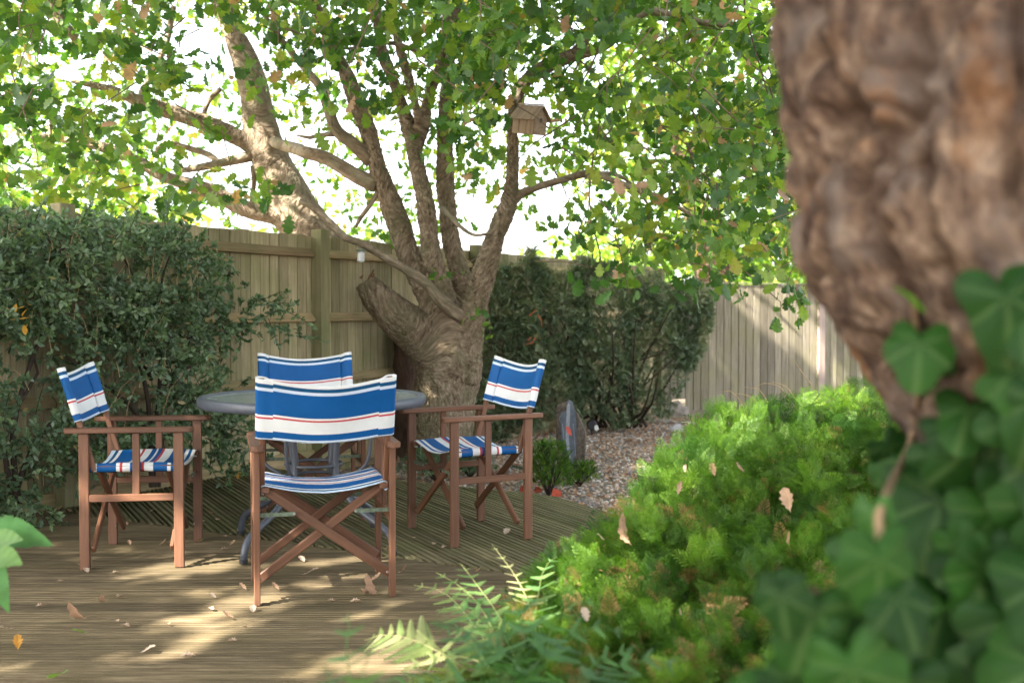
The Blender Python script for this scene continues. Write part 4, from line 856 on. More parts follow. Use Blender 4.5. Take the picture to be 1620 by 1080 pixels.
b = len(NEEDLE[0]); NEEDLE[0].extend([(-.014, 0, 0), (.014, 0, 0), (0, 1.2, .0), (0, .0, -.016), (0, 0, .016)]); NEEDLE[1].extend([(b, b+1, b+2), (b+3, b+4, b+2)])
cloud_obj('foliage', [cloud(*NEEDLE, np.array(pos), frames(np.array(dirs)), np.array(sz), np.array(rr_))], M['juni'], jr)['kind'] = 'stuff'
a = Acc()
for k in range(90):
    px = random.uniform(760, 1500); py = random.uniform(max(700, jtop(px)+40), 1080); e = W(px, py, jdepth(px, py)+.22)-jb; s0 = Vector((e.x*.5+random.gauss(0, .2), e.y*.4+.3, 0)); a.add(*tube([s0, (s0+e)/2+Vector((0, 0, .05)), e], [.014, .009, .003], 5, .15, .2, False))
a.build('stems', M['rtwig'], jr, smooth=True)['kind'] = 'stuff'
a = Acc()                                    # the bush's inner mass: mostly dark green sprays, some dead brown
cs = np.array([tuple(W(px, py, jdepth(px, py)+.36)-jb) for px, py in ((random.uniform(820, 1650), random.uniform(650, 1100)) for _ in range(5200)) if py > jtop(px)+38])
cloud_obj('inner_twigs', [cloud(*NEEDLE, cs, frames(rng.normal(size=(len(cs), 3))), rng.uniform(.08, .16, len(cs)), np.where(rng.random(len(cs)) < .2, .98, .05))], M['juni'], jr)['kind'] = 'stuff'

# ferns
def pinna(n=13):
    V, Fc = [], []
    for k in range(n):
        t = k/n; L = .17*(1-t)**.6*(1 if t > .06 else .7)+.015
        for sx in (-1, 1):
            b = len(V); V += [(0, t-.004, 0), (sx*L*.6, t+.02-.03, -.01), (sx*L, t+.05, -.035), (sx*L*.5, t+.07, -.01), (0, t+.062, 0)]; Fc += [(b, b+1, b+2), (b, b+2, b+3), (b, b+3, b+4)]
    return V, Fc
PIN = pinna()
def fern(name, base, label, fronds, scl=1):
    root = empty(name, base, label=label, cat='fern', group='ferns along the edge of the deck')
    for pts, wd, tone in fronds:
        C, _ = catmull([tuple(p-base) for p in pts], [1]*len(pts), .012); C = np.array(C); n = len(C); pos, D, RL, sz_ = [], [], [], []
        Ltot = n*.012; tws = random.uniform(-.4, .4)
        for i in range(int(n*.10), n-1, 2 if wd > .1 else 3):
            t = i/n; d = C[min(i+1, n-1)]-C[i-1]; d /= np.linalg.norm(d); up = np.array((math.sin(tws), -.35, 1.)); side = np.cross(d, up); side /= np.linalg.norm(side); nrm = np.cross(side, d)
            s_ = 1.45*wd*(math.sin(math.pi*min(1, (t*.86+.12)))**.8)
            for sx in (-1, 1):
                pos.append(C[i]); D.append(side*sx+d*(.35+.3*t)-nrm*.12+rng.normal(size=3)*.05); RL.append(nrm+rng.normal(size=3)*.15); sz_.append(s_*random.uniform(.9, 1.08))
        parts = [cloud(*PIN, np.array(pos), frames(np.array(D), np.array(RL)), np.array(sz_), np.clip(tone+rng.normal(size=len(pos))*.06, 0, 1))]
        tv, tf, _ = tube([tuple(c) for c in C[::4]]+[tuple(C[-1])], list(np.linspace(.0032, .0008, len(C[::4])+1)), 5, .03); T_ = []
        for f in tf:
            for q in range(1, len(f)-1): T_.append((f[0], f[q], f[q+1]))
        parts.append((np.array([tuple(v) for v in tv]), np.array(T_), np.full(len(tv), min(1, tone+.25)))); cloud_obj('frond', parts, M['fern'], root)
    return root
b1 = G(835, 1130, -.1)
fern('fern', b1, 'sunlit arching fern at the bottom edge by the deck', [
    ([b1, W(740, 1060, 2.5), W(690, 1028, 2.5), W(650, 1010, 2.52), W(610, 1003, 2.55), W(577, 1012, 2.58)], .135, .82),
    ([b1, W(800, 1040, 2.55), W(760, 960, 2.7), W(725, 925, 2.8), W(690, 905, 2.85)], .075, .6), ([b1, W(800, 1040, 2.5), W(770, 990, 2.6), W(730, 960, 2.65), W(690, 965, 2.7)], .08, .45), ([b1, W(840, 1020, 2.6), W(850, 950, 2.7), W(860, 900, 2.8), W(880, 880, 2.85)], .07, .5),
    ([b1, W(790, 1070, 2.4), W(740, 1040, 2.4), W(690, 1040, 2.4), W(650, 1050, 2.4)], .10, .7), ([b1, W(820, 1060, 2.4), W(800, 1010, 2.4), W(770, 975, 2.4), W(740, 990, 2.4)], .09, .4),
    ([b1, W(790, 1050, 2.6), W(740, 975, 2.75), W(700, 935, 2.85), W(655, 925, 2.9)], .08, .72),
    ([b1, W(820, 1050, 2.6), W(790, 975, 2.7), W(755, 925, 2.8), W(728, 890, 2.9)], .075, .62),
    ([b1, W(850, 1030, 2.6), W(838, 960, 2.7), W(815, 910, 2.85), W(778, 860, 2.95)], .05, .95),
    ([b1, W(760, 1090, 2.3), W(700, 1070, 2.25), W(650, 1075, 2.2), W(600, 1095, 2.2)], .10, .55),
    ([b1, W(830, 1060, 2.3), W(760, 1020, 2.2), W(720, 990, 2.15), W(690, 1000, 2.1)], .09, .3),
    ([b1, W(860, 1070, 2.2), W(870, 1000, 2.15), W(900, 960, 2.1), W(940, 950, 2.1)], .08, .35),
    ([b1, W(900, 1080, 2.2), W(960, 1040, 2.1), W(1010, 1020, 2.1)], .09, .3)])
b2 = G(700, 1300, -.1)
fern('fern', b2, 'blurred near fern with blue-green fronds low in the foreground', [
    ([b2, W(800, 1080, 1.75), W(830, 1010, 1.75), W(820, 960, 1.8), W(790, 930, 1.85)], .085, .15), ([b2, W(820, 1090, 1.8), W(890, 1010, 1.8), W(940, 990, 1.8), W(985, 1000, 1.8)], .08, .2),
    ([b2, W(760, 1080, 1.7), W(730, 1010, 1.7), W(700, 980, 1.75), W(680, 985, 1.8)], .07, .2), ([b2, W(880, 1110, 1.7), W(960, 1060, 1.7), W(1030, 1040, 1.7), W(1080, 1060, 1.7)], .09, .18)])
b3 = G(590, 1450, -.1)
fern('fern', b3, 'blurred upright fern fronds at the bottom left of the fern bed', [
    ([b3, W(560, 1120, 1.55), W(548, 1040, 1.6), W(552, 985, 1.65), W(550, 968, 1.7)], .062, .3), ([b3, W(575, 1120, 1.5), W(578, 1060, 1.55), W(590, 1010, 1.6)], .06, .35), ([b3, W(600, 1130, 1.5), W(630, 1080, 1.55), W(655, 1065, 1.6)], .065, .25), ([b3, W(540, 1130, 1.5), W(520, 1080, 1.55), W(515, 1050, 1.6)], .055, .25)])

# broad-leaved plant coming in from the left edge
bb = Vector((-1.75, 2.7, 0)); bl = empty('broad_leaved_plant', bb, label='plant with big serrated green leaves coming in at the left edge', cat='plant')
def blade(n, wid, teeth, fold, droop):
    V, Fc, ST = [], [], []; m = 26
    for i in range(m+1):
        t = i/m; hw = wid*math.sin(math.pi*t**.8)**.9*(1-.25*t)+.002; hw *= 1+teeth*((i % 2)*2-1)*.5
        for k, x in enumerate((-1, -.5, 0, .5, 1)):
            V.append((x*hw, t, -droop*t*t+fold*abs(x)*hw+.01*math.sin(t*38)*abs(x))); rib = abs(((t-abs(x)*.18)*9) % 1-.5)*2; ST.append((min(abs(x)*.5, .12+rib*.2 if abs(x) > 0 else 1), 0, 0))
    for i in range(m):
        for k in range(4): a = i*5+k; Fc.append((a, a+1, a+6, a+5))
    return V, Fc, ST
bm_ = []
for k in range(3): V, Fc, ST = blade(0, (.30, .34, .27)[k], .06, (.3, .15, .4)[k], (.25, .1, .5)[k]); bm_.append(mesh('leaf', V, Fc, M['bigleaf'], rnd=[(.5, .75, .35)[k]]*len(V), uv=ST, smooth=True))
for px, py, px2, py2, Y, k in ((-45, 850, 68, 838, 2.5, 0), (-40, 868, 30, 846, 2.45, 1), (-30, 880, 32, 886, 2.35, 1), (-35, 875, 12, 945, 2.35, 2), (-90, 860, -140, 900, 2.4, 0), (-80, 840, -60, 780, 2.5, 2)):
    p, q = W(px, py, Y)-bb, W(px2, py2, Y-.05)-bb; d = q-p; L = d.length; fr = frames(np.array([tuple(d)]), np.array([(.1, -.55, .8)]))[0]
    o = link('leaf', bm_[k], bl, p); o.rotation_mode = 'QUATERNION'; o.rotation_quaternion = Matrix([list(map(float, r_)) for r_ in fr]).to_quaternion(); o.scale = (L,)*3
a = Acc(); a.add(*tube([(0, 0, -.1), (.02, 0, .25), W(-60, 860, 2.4)-bb, W(-40, 845, 2.45)-bb], [.012, .009, .006, .004], 8, .05)); a.add(*tube([(.02, 0, .2), W(-50, 900, 2.4)-bb, W(-30, 878, 2.38)-bb], [.008, .006, .004], 8, .05)); a.build('stem', M['dstem'], bl, smooth=True)

# ------------------------------------------------------------------ near tree trunk with ivy
TB = Vector((.98, 1.34, -.12)); nt_ = empty('pine_tree', TB, label='thick blurred tree trunk with rugged brown bark in the right foreground', cat='tree')
axis = [(.86, 1.37, -.15, .31), (.80, 1.36, .5, .25), (.765, 1.34, .85, .235), (.752, 1.32, 1.0, .236), (.705, 1.30, 1.08, .243), (.66, 1.28, 1.16, .256), (.62, 1.27, 1.24, .266), (.605, 1.26, 1.45, .276), (.59, 1.25, 1.8, .272), (.5, 1.2, 2.8, .26), (.45, 1.2, 4.2, .2)]
nu, nv = 300, 420; A_ = np.array(axis); zz = np.concatenate([np.linspace(-.15, .6, 40), np.linspace(.61, 1.75, nv-80), np.linspace(1.77, 4.2, 40)]); VV = []; BB = []; FU = []
for z in zz:
    cx, cy, r0 = (np.interp(z, A_[:, 2], A_[:, k]) for k in (0, 1, 3))
    for k in range(nu):
        th = 2*math.pi*k/nu; d = Vector((math.cos(th), math.sin(th), 0)); b = Vector((d.x*.27+.10*z, d.y*.27, z*.42)); b2 = Vector((cx+d.x*r0, cy+d.y*r0, z*.75))
        wv_ = b2*9; vd = mnoise.voronoi(Vector((b.x*19, b.y*19, b.z*13))+Vector((mnoise.noise(wv_), mnoise.noise(wv_+Vector((7, 0, 0))), mnoise.noise(wv_+Vector((0, 7, 0)))))*1.7)[0]; rg2 = abs(mnoise.noise(Vector((b.x*14, b.y*14, b.z*9+3)))); rdg = .45*(vd[1]-vd[0])+1.1*rg2+.12*mnoise.noise(b2*30); rdg2 = mnoise.noise(b2*26); big = mnoise.noise(Vector((d.x*2, d.y*2, z*2.5)))
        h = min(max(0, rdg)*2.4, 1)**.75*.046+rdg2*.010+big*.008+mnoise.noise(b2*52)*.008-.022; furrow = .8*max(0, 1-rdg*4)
        q = Vector((cx, cy, z))+d*(r0+h)-TB; VV.append(q); BB.append((b.x, b.y, b.z)); FU.append(furrow)
ii = np.arange(len(zz)-1)[:, None]*nu; kk = np.arange(nu)[None]; Fq = np.stack([ii+kk, ii+(kk+1) % nu, ii+nu+(kk+1) % nu, ii+nu+kk], -1).reshape(-1, 4)
link('trunk', mesh('trunk', np.array([tuple(v) for v in VV]), Fq, M['nearbark'], bk=np.array(BB), rnd=np.array(FU), smooth=True), nt_)
canopy(160, 12, -1.4, 2.8, -1.0, 3.6, 3.9, 5.2, .24, TB, 'crown', nt_, (.11, .17))
# ivy
def ivy_leaf(kind):
    V, Fc, ST = [], [], []; nr, na = 5, 34
    for j in range(nr+1):
        r_ = j/nr
        for i in range(na):
            th = 2*math.pi*i/na; c = math.cos(th)   # th 0 = tip
            lob = .74+.26*abs(math.cos(th*2.5))**.7 if kind == 1 else .80+.12*math.cos(th*3)
            heart = (1+.55*max(0, c)**3)*(1-.62*max(0, -c)**10); R_ = .5*lob*heart
            x = R_*r_*math.sin(th)*1.08; y = R_*r_*math.cos(th)+.0; V.append((x, y+.12, -.18*r_*r_*.5+.05*math.sin(th*5)*r_*.4-.12*x*x-.15*max(0, y)**2))
            va = min(abs((th-v+math.pi) % (2*math.pi)-math.pi) for v in (0, .95, -.95, 1.95, -1.95)); ST.append((min(1, va*(.35+r_*.9)*1.0)*.9, 0, 0))
    for j in range(nr):
        for i in range(na): Fc.append((j*na+i, j*na+(i+1) % na, (j+1)*na+(i+1) % na, (j+1)*na+i))
    return V, Fc, ST
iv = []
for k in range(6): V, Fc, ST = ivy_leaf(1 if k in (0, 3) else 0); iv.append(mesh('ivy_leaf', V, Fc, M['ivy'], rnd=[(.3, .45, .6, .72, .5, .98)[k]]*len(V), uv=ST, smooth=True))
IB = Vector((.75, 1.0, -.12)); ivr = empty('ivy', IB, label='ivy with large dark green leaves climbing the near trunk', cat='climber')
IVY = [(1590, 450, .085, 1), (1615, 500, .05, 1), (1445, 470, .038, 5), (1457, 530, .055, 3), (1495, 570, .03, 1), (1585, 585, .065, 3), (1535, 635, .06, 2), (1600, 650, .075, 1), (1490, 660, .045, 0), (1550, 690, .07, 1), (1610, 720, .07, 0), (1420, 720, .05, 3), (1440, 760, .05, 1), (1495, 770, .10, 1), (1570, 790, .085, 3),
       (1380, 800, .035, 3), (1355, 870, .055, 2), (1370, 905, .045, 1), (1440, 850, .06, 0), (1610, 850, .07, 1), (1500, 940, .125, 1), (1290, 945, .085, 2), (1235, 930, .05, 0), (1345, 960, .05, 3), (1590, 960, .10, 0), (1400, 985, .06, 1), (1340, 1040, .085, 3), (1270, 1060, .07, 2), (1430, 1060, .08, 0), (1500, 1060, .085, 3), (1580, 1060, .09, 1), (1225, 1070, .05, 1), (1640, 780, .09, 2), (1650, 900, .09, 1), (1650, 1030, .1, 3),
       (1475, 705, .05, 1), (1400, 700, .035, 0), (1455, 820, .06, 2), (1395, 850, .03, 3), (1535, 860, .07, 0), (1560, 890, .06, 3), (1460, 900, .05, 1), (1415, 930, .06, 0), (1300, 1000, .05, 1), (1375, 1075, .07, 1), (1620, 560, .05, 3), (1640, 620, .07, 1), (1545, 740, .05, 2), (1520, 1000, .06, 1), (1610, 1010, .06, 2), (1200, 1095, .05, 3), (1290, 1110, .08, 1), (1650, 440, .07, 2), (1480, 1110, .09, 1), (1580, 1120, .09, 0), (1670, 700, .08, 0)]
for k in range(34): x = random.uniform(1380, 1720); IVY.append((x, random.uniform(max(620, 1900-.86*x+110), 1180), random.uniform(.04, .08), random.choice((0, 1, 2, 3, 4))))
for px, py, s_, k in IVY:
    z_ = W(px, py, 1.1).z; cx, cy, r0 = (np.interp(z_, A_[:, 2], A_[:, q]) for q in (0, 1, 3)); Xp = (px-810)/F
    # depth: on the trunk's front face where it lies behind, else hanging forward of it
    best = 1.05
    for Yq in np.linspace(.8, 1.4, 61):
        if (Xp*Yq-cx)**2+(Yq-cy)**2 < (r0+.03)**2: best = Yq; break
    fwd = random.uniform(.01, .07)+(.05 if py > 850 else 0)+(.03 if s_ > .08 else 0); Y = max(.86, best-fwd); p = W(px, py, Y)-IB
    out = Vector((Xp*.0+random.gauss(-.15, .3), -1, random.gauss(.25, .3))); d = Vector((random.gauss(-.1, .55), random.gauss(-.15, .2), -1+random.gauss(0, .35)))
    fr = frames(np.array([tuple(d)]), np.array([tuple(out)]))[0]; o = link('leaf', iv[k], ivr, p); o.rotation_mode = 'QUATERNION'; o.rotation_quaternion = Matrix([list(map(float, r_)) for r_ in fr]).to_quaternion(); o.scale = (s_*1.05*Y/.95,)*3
a = Acc()
for pts in ([(1600, 1100), (1560, 950), (1500, 800), (1540, 680), (1590, 560), (1600, 430)], [(1500, 1100), (1420, 930), (1390, 820), (1440, 700), (1455, 600), (1445, 470)], [(1420, 1100), (1400, 1000), (1330, 955), (1280, 930)], [(1600, 1000), (1520, 900), (1460, 790)]):
    P_ = []
    for px, py in pts:
        z_ = W(px, py, 1.1).z; cx, cy, r0 = (np.interp(z_, A_[:, 2], A_[:, q]) for q in (0, 1, 3)); Xp = (px-810)/F; Yb = 1.0
        for Yq in np.linspace(.8, 1.4, 61):
            if (Xp*Yq-cx)**2+(Yq-cy)**2 < (r0+.018)**2: Yb = Yq; break
        P_.append(W(px, py, Yb)-IB)
    a.add(*tube(P_, [.004]*len(P_), 6, .03, .1, False))
a.build('stem', plain('ivy_stem', (.14, .09, .05), .8), ivr, smooth=True)

# ------------------------------------------------------------------ bird box on the oak's right limb
bxp = W(838, 197, 8.42); bx = empty('bird_box', bxp, rot=(R(3), R(9), R(-38)), label='small weathered wooden bird box fixed to the right limb of the oak', cat='bird box')
hw, hd, hh = .088, .105, .15   # local: +x the front with the hole, -y the side wall we see
for sy in (-1, 1):
    for k, x in enumerate((-.068, -.001, .066)):
        bar('side_plank', (x, sy*(hw-.006), -hh/2), (x, sy*(hw-.006), hh/2-.02), .064, .012, M['bird'], bx, side=(1, 0, 0), bev=.002)
for sx in (1, -1):
    V = [(-hw+.013, -hh/2), (hw-.013, -hh/2), (hw-.013, hh/2-.022), (0, hh/2+.052), (-hw+.013, hh/2-.022)]; n = 5
    VV = [(sx*(hd-.008)+d, y, z) for d in (-.006, .006) for y, z in V]; Fq = [tuple(range(n)), tuple(range(2*n-1, n-1, -1))]+[(i, n+i, n+(i+1) % n, (i+1) % n) for i in range(n)]
    link('front_panel' if sx == 1 else 'back_panel', mesh('panel', VV, Fq, M['bird'], bk=VV), bx)
V, Fc = disc(.017, 0, .003, 20); link('dark_hole_disc', mesh('dark_hole_disc', [(hd-.001+v[2], v[0], v[1]+.035) for v in V], Fc, M['black']), bx)  # black disc for the opening; the dark inside is put into its colour
bar('floor_panel', (-hd+.02, 0, -hh/2+.006), (hd-.02, 0, -hh/2+.006), hw*1.8, .01, M['bird'], bx, side=(0, 1, 0))
for sy in (-1, 1):
    for k, x in enumerate((-.083, -.014, .055, .108)):
        wd = .066 if k < 3 else .034
        bar('roof_plank', (x, 0+sy*.004, hh/2+.066), (x, sy*(hw+.035), hh/2-.045), wd, .011, M['bird'], bx, side=(1, 0, 0), bev=.002)
bar('ridge_cap', (-.118, 0, hh/2+.077), (.126, 0, hh/2+.077), .036, .010, M['bird'], bx, side=(0, 1, 0))
# glass jar hanging on the thin branch
jp = W(571, 405, 8.25); jar = empty('glass_jar', jp, label='tiny clear glass jar hanging under the thin branch in front of the fence', cat='jar'); 
V, Fc = disc(.028, -.045, .035, 24, .008); link('glass', mesh('glass', V, Fc, M['jar'], smooth=False), jar); V, Fc = disc(.033, .035, .052, 24, .003); link('lid', mesh('lid', V, Fc, M['strap']), jar)
a = Acc(); a.add(*tube([(0, 0, .05), (0, 0, .095)], [.0015, .0015], 5, .02)); a.add(*tube([(0, 0, -.045), (.004, 0, -.15)], [.0008, .0008], 4, .02)); a.build('wire', M['strap'], jar)

# ------------------------------------------------------------------ painted stone, rocks, pebbles and other small things
sp0 = W(905, 742, 8.6); stn = empty('standing_stone', sp0, label='upright pointed brown stone with a painted grey-blue face on the gravel', cat='stone')
def SX(px, py): return ((px-905)/F*8.6, (742-py)/F*8.6)
out = [(882, 744), (881, 700), (880, 660), (879, 640), (888, 633), (896, 630), (899, 628), (906, 631), (911, 646), (920, 658), (925, 672), (927, 690), (926, 720), (925, 746)]
bmn = bmesh.new(); rings = []
for (dy, sc_) in ((-.05, .93), (-.02, 1), (.06, 1), (.11, .85)):
    rings.append([bmn.verts.new((SX(px, py)[0]*sc_, dy+.02*mnoise.noise(Vector((px*.1, py*.05, dy*9))), SX(px, py)[1]*(sc_ if sc_ > .9 else .94)-.02)) for px, py in out])
for r0_, r1_ in zip(rings, rings[1:]):
    for i in range(len(out)): bmn.faces.new((r0_[i], r0_[(i+1) % len(out)], r1_[(i+1) % len(out)], r1_[i]))
bmn.faces.new(rings[0][::-1]); bmn.faces.new(rings[-1]); bmesh.ops.triangulate(bmn, faces=bmn.faces[:]); bmesh.ops.subdivide_edges(bmn, edges=bmn.edges[:], cuts=3, use_grid_fill=True)
for v in bmn.verts: v.co += Vector((mnoise.noise(v.co*14), mnoise.noise(v.co*14+Vector((5, 0, 0))), mnoise.noise(v.co*14+Vector((0, 5, 0)))))*.010
me = bpy.data.meshes.new('slab'); bmn.to_mesh(me); bmn.free(); me.materials.append(M['stone']); link('slab', me, stn)
def flat(name, poly, y, th, mat, parent, f=SX):
    n = len(poly); VV = [(f(*p)[0], y+d, f(*p)[1]) for d in (0, -th) for p in poly]
    return link(name, mesh(name, VV, [tuple(range(n)), tuple(range(2*n-1, n-1, -1))]+[(i, n+i, n+(i+1) % n, (i+1) % n) for i in range(n)], mat), parent)
flat('painted_face', [(888, 700), (886, 665), (887, 650), (895, 648), (896, 634), (899, 629), (905, 634), (909, 650), (911, 670), (911, 700), (909, 720), (905, 738), (898, 722), (893, 708)], -.062, .008, M['slateface'], stn)
flat('chalk_mark', [(896, 640), (899, 634), (901, 640), (901, 655), (899, 690), (902, 724), (897, 715), (894, 690), (895, 660)], -.070, .002, M['chalk'], stn)
flat('red_mark', [(894, 673), (898, 672), (902, 677), (904, 687), (899, 685), (896, 680)], -.073, .002, M['redpaint'], stn)
a = Acc(); c = SX(891, 661); a.add(*tube([(c[0]+.032*math.cos(t), -.067, c[1]+.042*math.sin(t)) for t in np.linspace(0, 6.28, 22)], [.0022]*22, 5, .02)); a.build('circle_mark', M['chalk'], stn)
for px in (889, 906): a = Acc(); p, q = SX(px, 668), SX(px+4, 718); a.add(*tube([(p[0], -.071, p[1]), (q[0], -.071, q[1])], [.002, .002], 5, .05)); a.build('line_mark', M['chalk'], stn)
def rock(px, py, z, wd, ht, label, mat='rock', cat='rock', flatn=.6):
    b = G(px, py, z); o = bpy.data.objects; bmn = bmesh.new(); bmesh.ops.create_icosphere(bmn, subdivisions=3, radius=1)
    for v in bmn.verts: f = 1+.28*mnoise.noise(v.co*1.6+Vector((px, 0, 0)))+.08*mnoise.noise(v.co*5); v.co = Vector((v.co.x*wd/2*f, v.co.y*wd/2*flatn*f, max(-.02, v.co.z*ht*f)))
    me = bpy.data.meshes.new('rock'); bmn.to_mesh(me); bmn.free(); me.materials.append(M[mat]); o = link('rock', me, None, b); return tag(o, label, cat, 'rocks by the corner of the fence')
rock(1072, 655, -.24, .30, .16, 'rounded grey-brown rock in the dark gap under the grey fence')
rock(1050, 668, -.22, .34, .04, 'flat grey slab edging the gravel beside the fence post'); rock(1092, 672, -.22, .36, .05, 'flat dark slab edging the gravel next to the juniper'); rock(1070, 682, -.2, .16, .09, 'small pale grey rock in front of the flat slabs', 'paler')
bar_o = empty('spotlight', G(936, 683, -.15), label='small black garden spotlight with a pale front under the conifer shrub', cat='spotlight')
V, Fc = disc(.055, 0, .11, 20, .01); link('housing', mesh('housing', [(v[0], v[2]*.9-.05, v[1]+.08) for v in V], Fc, M['black']), bar_o)
V, Fc = disc(.035, 0, .012, 20, .002); link('lens', mesh('lens', [(v[0]*.6+.045, -.062-v[2]*.5, v[1]*.9+.05) for v in V], Fc, M['white']), bar_o); bar('spike', (0, 0, -.03), (0, 0, .04), .02, .02, M['black'], bar_o)
for px, py, s_, lb in ((872, 786, .07, 'broken red terracotta shard at the foot of the small evergreen'), (845, 779, .05, 'small red shard beside the right chair leg at the deck edge'), (822, 778, .05, 'small red shard behind the right chair leg')):
    b = G(px, py, -.09); V = [(0, 0, 0), (s_, .0, .005), (s_*.9, .03, s_*.55), (.2*s_, .035, s_*.75), (0, .02, .012), (s_, .02, .017), (s_*.9, .05, s_*.57), (.2*s_, .055, s_*.76)]
    tag(link('terracotta_shard', mesh('shard', V, [(0, 1, 2, 3), (7, 6, 5, 4), (0, 4, 5, 1), (1, 5, 6, 2), (2, 6, 7, 3), (3, 7, 4, 0)], M['terra']), None, b), lb, 'shard', 'terracotta shards')
gb = W(1195, 640, 7.5); gr = empty('dry_grass', gb, label='thin dry arching grass stalks in front of the grey fence above the juniper', cat='grass tuft')
for pts in ([(1185, 690), (1175, 640), (1155, 618), (1143, 619)], [(1230, 690), (1222, 650), (1200, 615), (1178, 612)], [(1262, 680), (1250, 640), (1235, 612), (1208, 606), (1195, 612)], [(1262, 670), (1262, 640), (1245, 612), (1222, 604)], [(1300, 670), (1290, 620), (1270, 590), (1256, 570)], [(1215, 690), (1205, 650), (1190, 628), (1165, 622)]):
    a = Acc(); a.add(*tube([W(x, y, 7.5)-gb for x, y in pts], [.004, .0035, .003, .0015] if len(pts) == 4 else [.004, .0035, .003, .002, .001], 5, .05)); a.build('stalk', M['straw'], gr)

# gravel bed: pebbles and leaf litter one could not count
def inbed(X, Y):
    if Y < FYd(X)-.12 and X > -1.6 and Y > 6.1:
        edge = nn.dot((X, Y)) > 3.33 or .57*X+Y > 7.33-.57*.7
        return edge and X < 4
    return False
ico = bmesh.new(); bmesh.ops.create_icosphere(ico, subdivisions=1, radius=.5); ico.verts.ensure_lookup_table(); IV = [tuple(v.co) for v in ico.verts]; IF = [tuple(v.index for v in f.verts) for f in ico.faces]; ico.free()
pts = []; szs = []
while len(pts) < 15000:
    X = random.uniform(-1.2, 3.2); Y = 5.9+(random.random()**1.5)*7.5
    if inbed(X, Y): s_ = random.uniform(.012, .042); pts.append((X, Y, gz(X, Y)+.004+.012*mnoise.noise(Vector((X*2, Y*2, 0))))); szs.append(s_)
Mx = frames(rng.normal(size=(len(pts), 3))); Mx[:, 2, :] *= .6; o = cloud_obj('gravel', [cloud(IV, IF, np.array(pts), Mx, np.array(szs), rng.random(len(pts)))], M['pebble']); tag(o, kind='stuff', label='mixed grey and tan gravel between the deck and the fence', cat='gravel')
LIT = leaf_tpl([(0, .02), (.3, .26), (.6, .2), (1, .02)], .5, -.3); pts = []
while len(pts) < 5200:
    X = random.uniform(-1.6, 3.2); Y = 6.0+(random.random()**.9)*8
    if inbed(X, Y): pts.append((X, Y, gz(X, Y)+.012+random.random()*.02))
D = rng.normal(size=(len(pts), 3)); D[:, 2] *= .3; Ro = rng.normal(size=(len(pts), 3))*.5; Ro[:, 2] += 1
o = cloud_obj('leaf_litter', [cloud(*LIT, np.array(pts), frames(D, Ro), rng.uniform(.02, .055, len(pts)), rng.random(len(pts))*.8)], M['dryleaf']); tag(o, kind='stuff', label='brown dead leaves scattered over the gravel', cat='leaf litter')

# single fallen leaves
def dry(kind):
    tv, tf = leaf_tpl([(0, .01), (.12, .02), (.22, .16), (.3, .12), (.42, .28), (.52, .2), (.64, .32), (.74, .2), (.86, .22), (1, .02)], (.7, -.2, 1.1, .3)[kind], (-.6, -.9, .3, -.3)[kind])
    tv = [(x, y, max(-.0, z)+.04*math.sin(7*y+kind)+.06) for x, y, z in tv]; zmin = min(v[2] for v in tv); return [(x, y-.5, z-zmin) for x, y, z in tv], tf
dl = [mesh('fallen_leaf', dry(k)[0], [tuple(f) for f in dry(k)[1]], M['dryleaf'], rnd=[(.45, .3, .75, .95)[k]]*len(dry(k)[0])) for k in range(4)]
gl = mesh('green_leaf', dry(3)[0], [tuple(f) for f in dry(3)[1]], M['bigleaf'], rnd=[.9]*len(dry(3)[0]))
ol = mesh('orange_fallen_leaf', dry(0)[0], [tuple(f) for f in dry(0)[1]], M['orangeleaf'], rnd=[.1]*len(dry(0)[0]))
GRP = 'fallen leaves on the deck'; small = 'small curled dry leaf lying on the open near deck'; small2 = 'tiny dry leaf on the angled grooved deck'
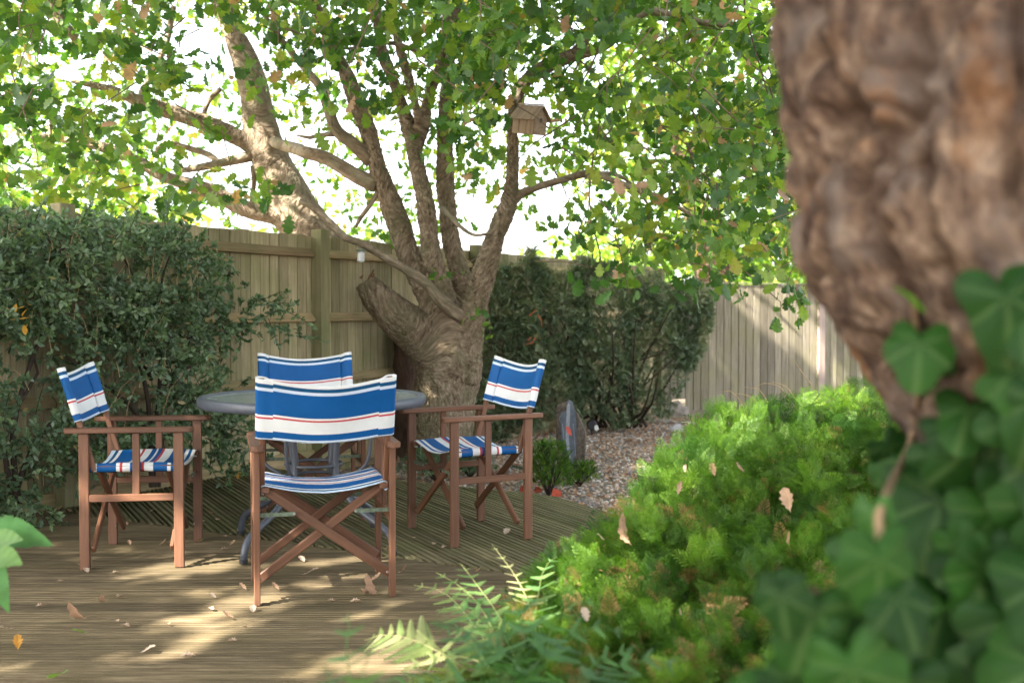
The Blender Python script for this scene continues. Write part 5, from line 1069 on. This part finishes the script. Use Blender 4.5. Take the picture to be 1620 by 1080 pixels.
DL = [(137, 904, 3, .05, 'pale curled leaf against the near front foot of the left chair'), (125, 893, 2, .035, 'tiny leaf just behind the near back foot of the left chair'), (95, 919, 2, .03, 'small leaf on the open deck left of the left chair foot'), (183, 905, 2, .035, 'small leaf on the deck between the two near feet of the left chair'), (202, 832, 0, .05, 'brown leaf on the deck seam under the left chair'), (205, 861, 0, .035, 'brown leaf between the left chair feet, further left'), (257, 861, 0, .04, 'brown leaf between the left chair feet, further right'),
      (162, 952, 1, .045, 'flat brown leaf on the shaded deck below the left chair'), (188, 943, 2, .04, 'small pale leaf on the shaded deck right below the left chair'), (65, 958, 2, .045, 'small leaf alone on the deck near the left edge of the picture'), (125, 981, 1, .10, 'large curled brown leaf on the lower left deck'), (185, 982, 2, .03, 'upper of two small leaves beside the green leaf on the deck'), (199, 990, 2, .045, 'lower of two small leaves beside the green leaf on the deck'), (127, 1002, 4, .07, 'pale green leaf lying flat on the lower left deck'), (28, 1023, 5, .06, 'orange-brown leaf near the left picture edge on the deck'), (10, 996, 3, .06, 'white and brown leaf at the left picture edge'),
      (233, 1030, 3, .06, 'pale pointed leaf alone on the lower deck left of the sun patch'), (297, 1038, 2, .055, 'pale leaf at the lower end of the sun patches'), (266, 987, 2, .035, 'small leaf left of the middle sun patch on the deck'), (337, 944, 3, .045, 'pale leaf inside the long sun patch left of the front chair'), (333, 963, 2, .04, 'curled leaf just under the long sun patch'), (362, 978, 0, .05, 'brown curled leaf at the tip of the middle sun patch'), (385, 932, 0, .045, 'leaf touching the rear left foot of the nearest chair'), (387, 993, 3, .04, 'small leaf below the front left foot of the nearest chair'), (367, 1013, 2, .04, 'leaf standing on edge on the lowest sun patch'), (437, 932, 0, .045, 'brown leaf in the sun patch right of the nearest chair foot'),
      (478, 886, 3, .055, 'pale curled leaf seen through the crossed legs of the front chair'), (490, 908, 3, .085, 'large pale crumpled leaf between the front chair legs'), (317, 856, 4, .055, 'yellow-green leaf beside the left chair foot'), (355, 869, 2, .05, 'small pale leaf left of the table foot on the deck seam'), (367, 862, 0, .04, 'brown leaf next to the pale one left of the table foot'), (523, 950, 2, .04, 'small leaf on the shaded deck below the crossed legs of the nearest chair'), (88, 1075, 4, .11, 'long greenish leaf at the bottom left corner of the deck'), (400, 965, 3, .05, 'white leaf at the front left foot of the nearest chair'),
      (588, 937, 1, .085, 'large curled tan leaf right of the front chair foot'), (578, 941, 0, .06, 'flat tan leaf touching the large curled one'), (593, 919, 0, .06, 'reddish leaf behind the large curled one'), (635, 905, 1, .05, 'brown curled leaf beside the right foot of the front chair'), (563, 951, 2, .05, 'small flat leaf left of the large curled tan one'), (355, 848, 2, .035, 'tiny leaf on the angled deck left of the table feet'), (240, 809, 3, .05, 'pale leaf on the angled deck behind the left chair'), (334, 812, 0, .04, 'brown leaf on the angled deck behind the left chair'), (687, 860, 2, .045, 'left of two tiny leaves on the angled deck by the right chair'), (703, 865, 2, .04, 'right of two tiny leaves on the angled deck by the right chair'), (655, 850, 2, .03, 'tiny leaf on the angled deck beside the front left foot of the right chair'),
      (801, 843, 3, .07, 'pale leaf on the angled deck between the feet of the right chair'), (377, 757, 5, .07, 'orange leaf at the foot of the fence behind the table'), (700, 770, 4, .04, 'greenish leaf on the angled deck under the right chair'), (320, 825, 2, .05, 'tiny leaf on the angled deck near its front seam'), (345, 822, 2, .05, 'tiny pale leaf on the angled deck left of the table'), (395, 830, 2, .04, 'tiny leaf on the angled deck under the table edge'), (430, 812, 2, .04, 'tiny leaf on the angled deck between the table feet'), (510, 805, 2, .03, 'tiny leaf on the angled deck under the table centre'), (755, 905, 0, .04, 'reddish leaf on the deck seam near the ferns'), (610, 870, 0, .035, 'tiny leaf on the deck seam behind the nearest chair foot'), (90, 810, 0, .06, 'dark brown leaf at the foot of the left fence post'), (110, 811, 0, .05, 'second brown leaf beside the left fence post')]
for px, py, k, s_, lb in DL:
    p = G(px, py, .006 if (.57*G(px, py).x+G(px, py).y) < seam[2] else .010); me = dl[k] if k < 4 else (gl if k == 4 else ol); o = link('fallen_leaf', me, None, p); o.rotation_euler = (random.uniform(-.08, .08), random.uniform(-.08, .08), random.uniform(0, 6.28)); s_ *= .95; o.scale = (s_,)*3
    tag(o, lb, 'leaf', GRP if lb in (small, small2) else GRP)
JL = [(985, 850, 1, .09, 'tan folded leaf caught at the left edge of the juniper'), (950, 851, 3, .04, 'white leaf caught beside the tan one on the juniper'), (1250, 800, 0, .09, 'big brown leaf caught in the middle of the juniper'), (1170, 745, 0, .05, 'brown leaf in the upper left of the juniper'), (1245, 865, 1, .06, 'brown upright leaf below the big one on the juniper'), (1130, 745, 0, .05, 'brown leaf high in the juniper near its left shoulder'), (1070, 775, 0, .05, 'dull orange leaf on the left flank of the juniper'), (1085, 742, 3, .035, 'pale leaf tip on the left shoulder of the juniper'), (925, 975, 3, .055, 'white crumpled leaf low in the juniper above the ferns'), (1075, 970, 3, .03, 'small pink-white leaf low in the middle of the juniper')]
for px, py, k, s_, lb in JL:
    Y = float(jdepth(px, py))-.12; o = link('fallen_leaf', dl[k], None, W(px, py, Y)); o.rotation_euler = (random.uniform(.2, 1.0), random.uniform(-.4, .4), random.uniform(0, 6.28)); o.scale = (s_*.75,)*3; tag(o, lb, 'leaf', 'dead leaves caught in the juniper')
print('tris', sum(len(o.data.loops)-2*len(o.data.polygons) for o in sc.objects if o.type == 'MESH'), 'objects', len(sc.objects))
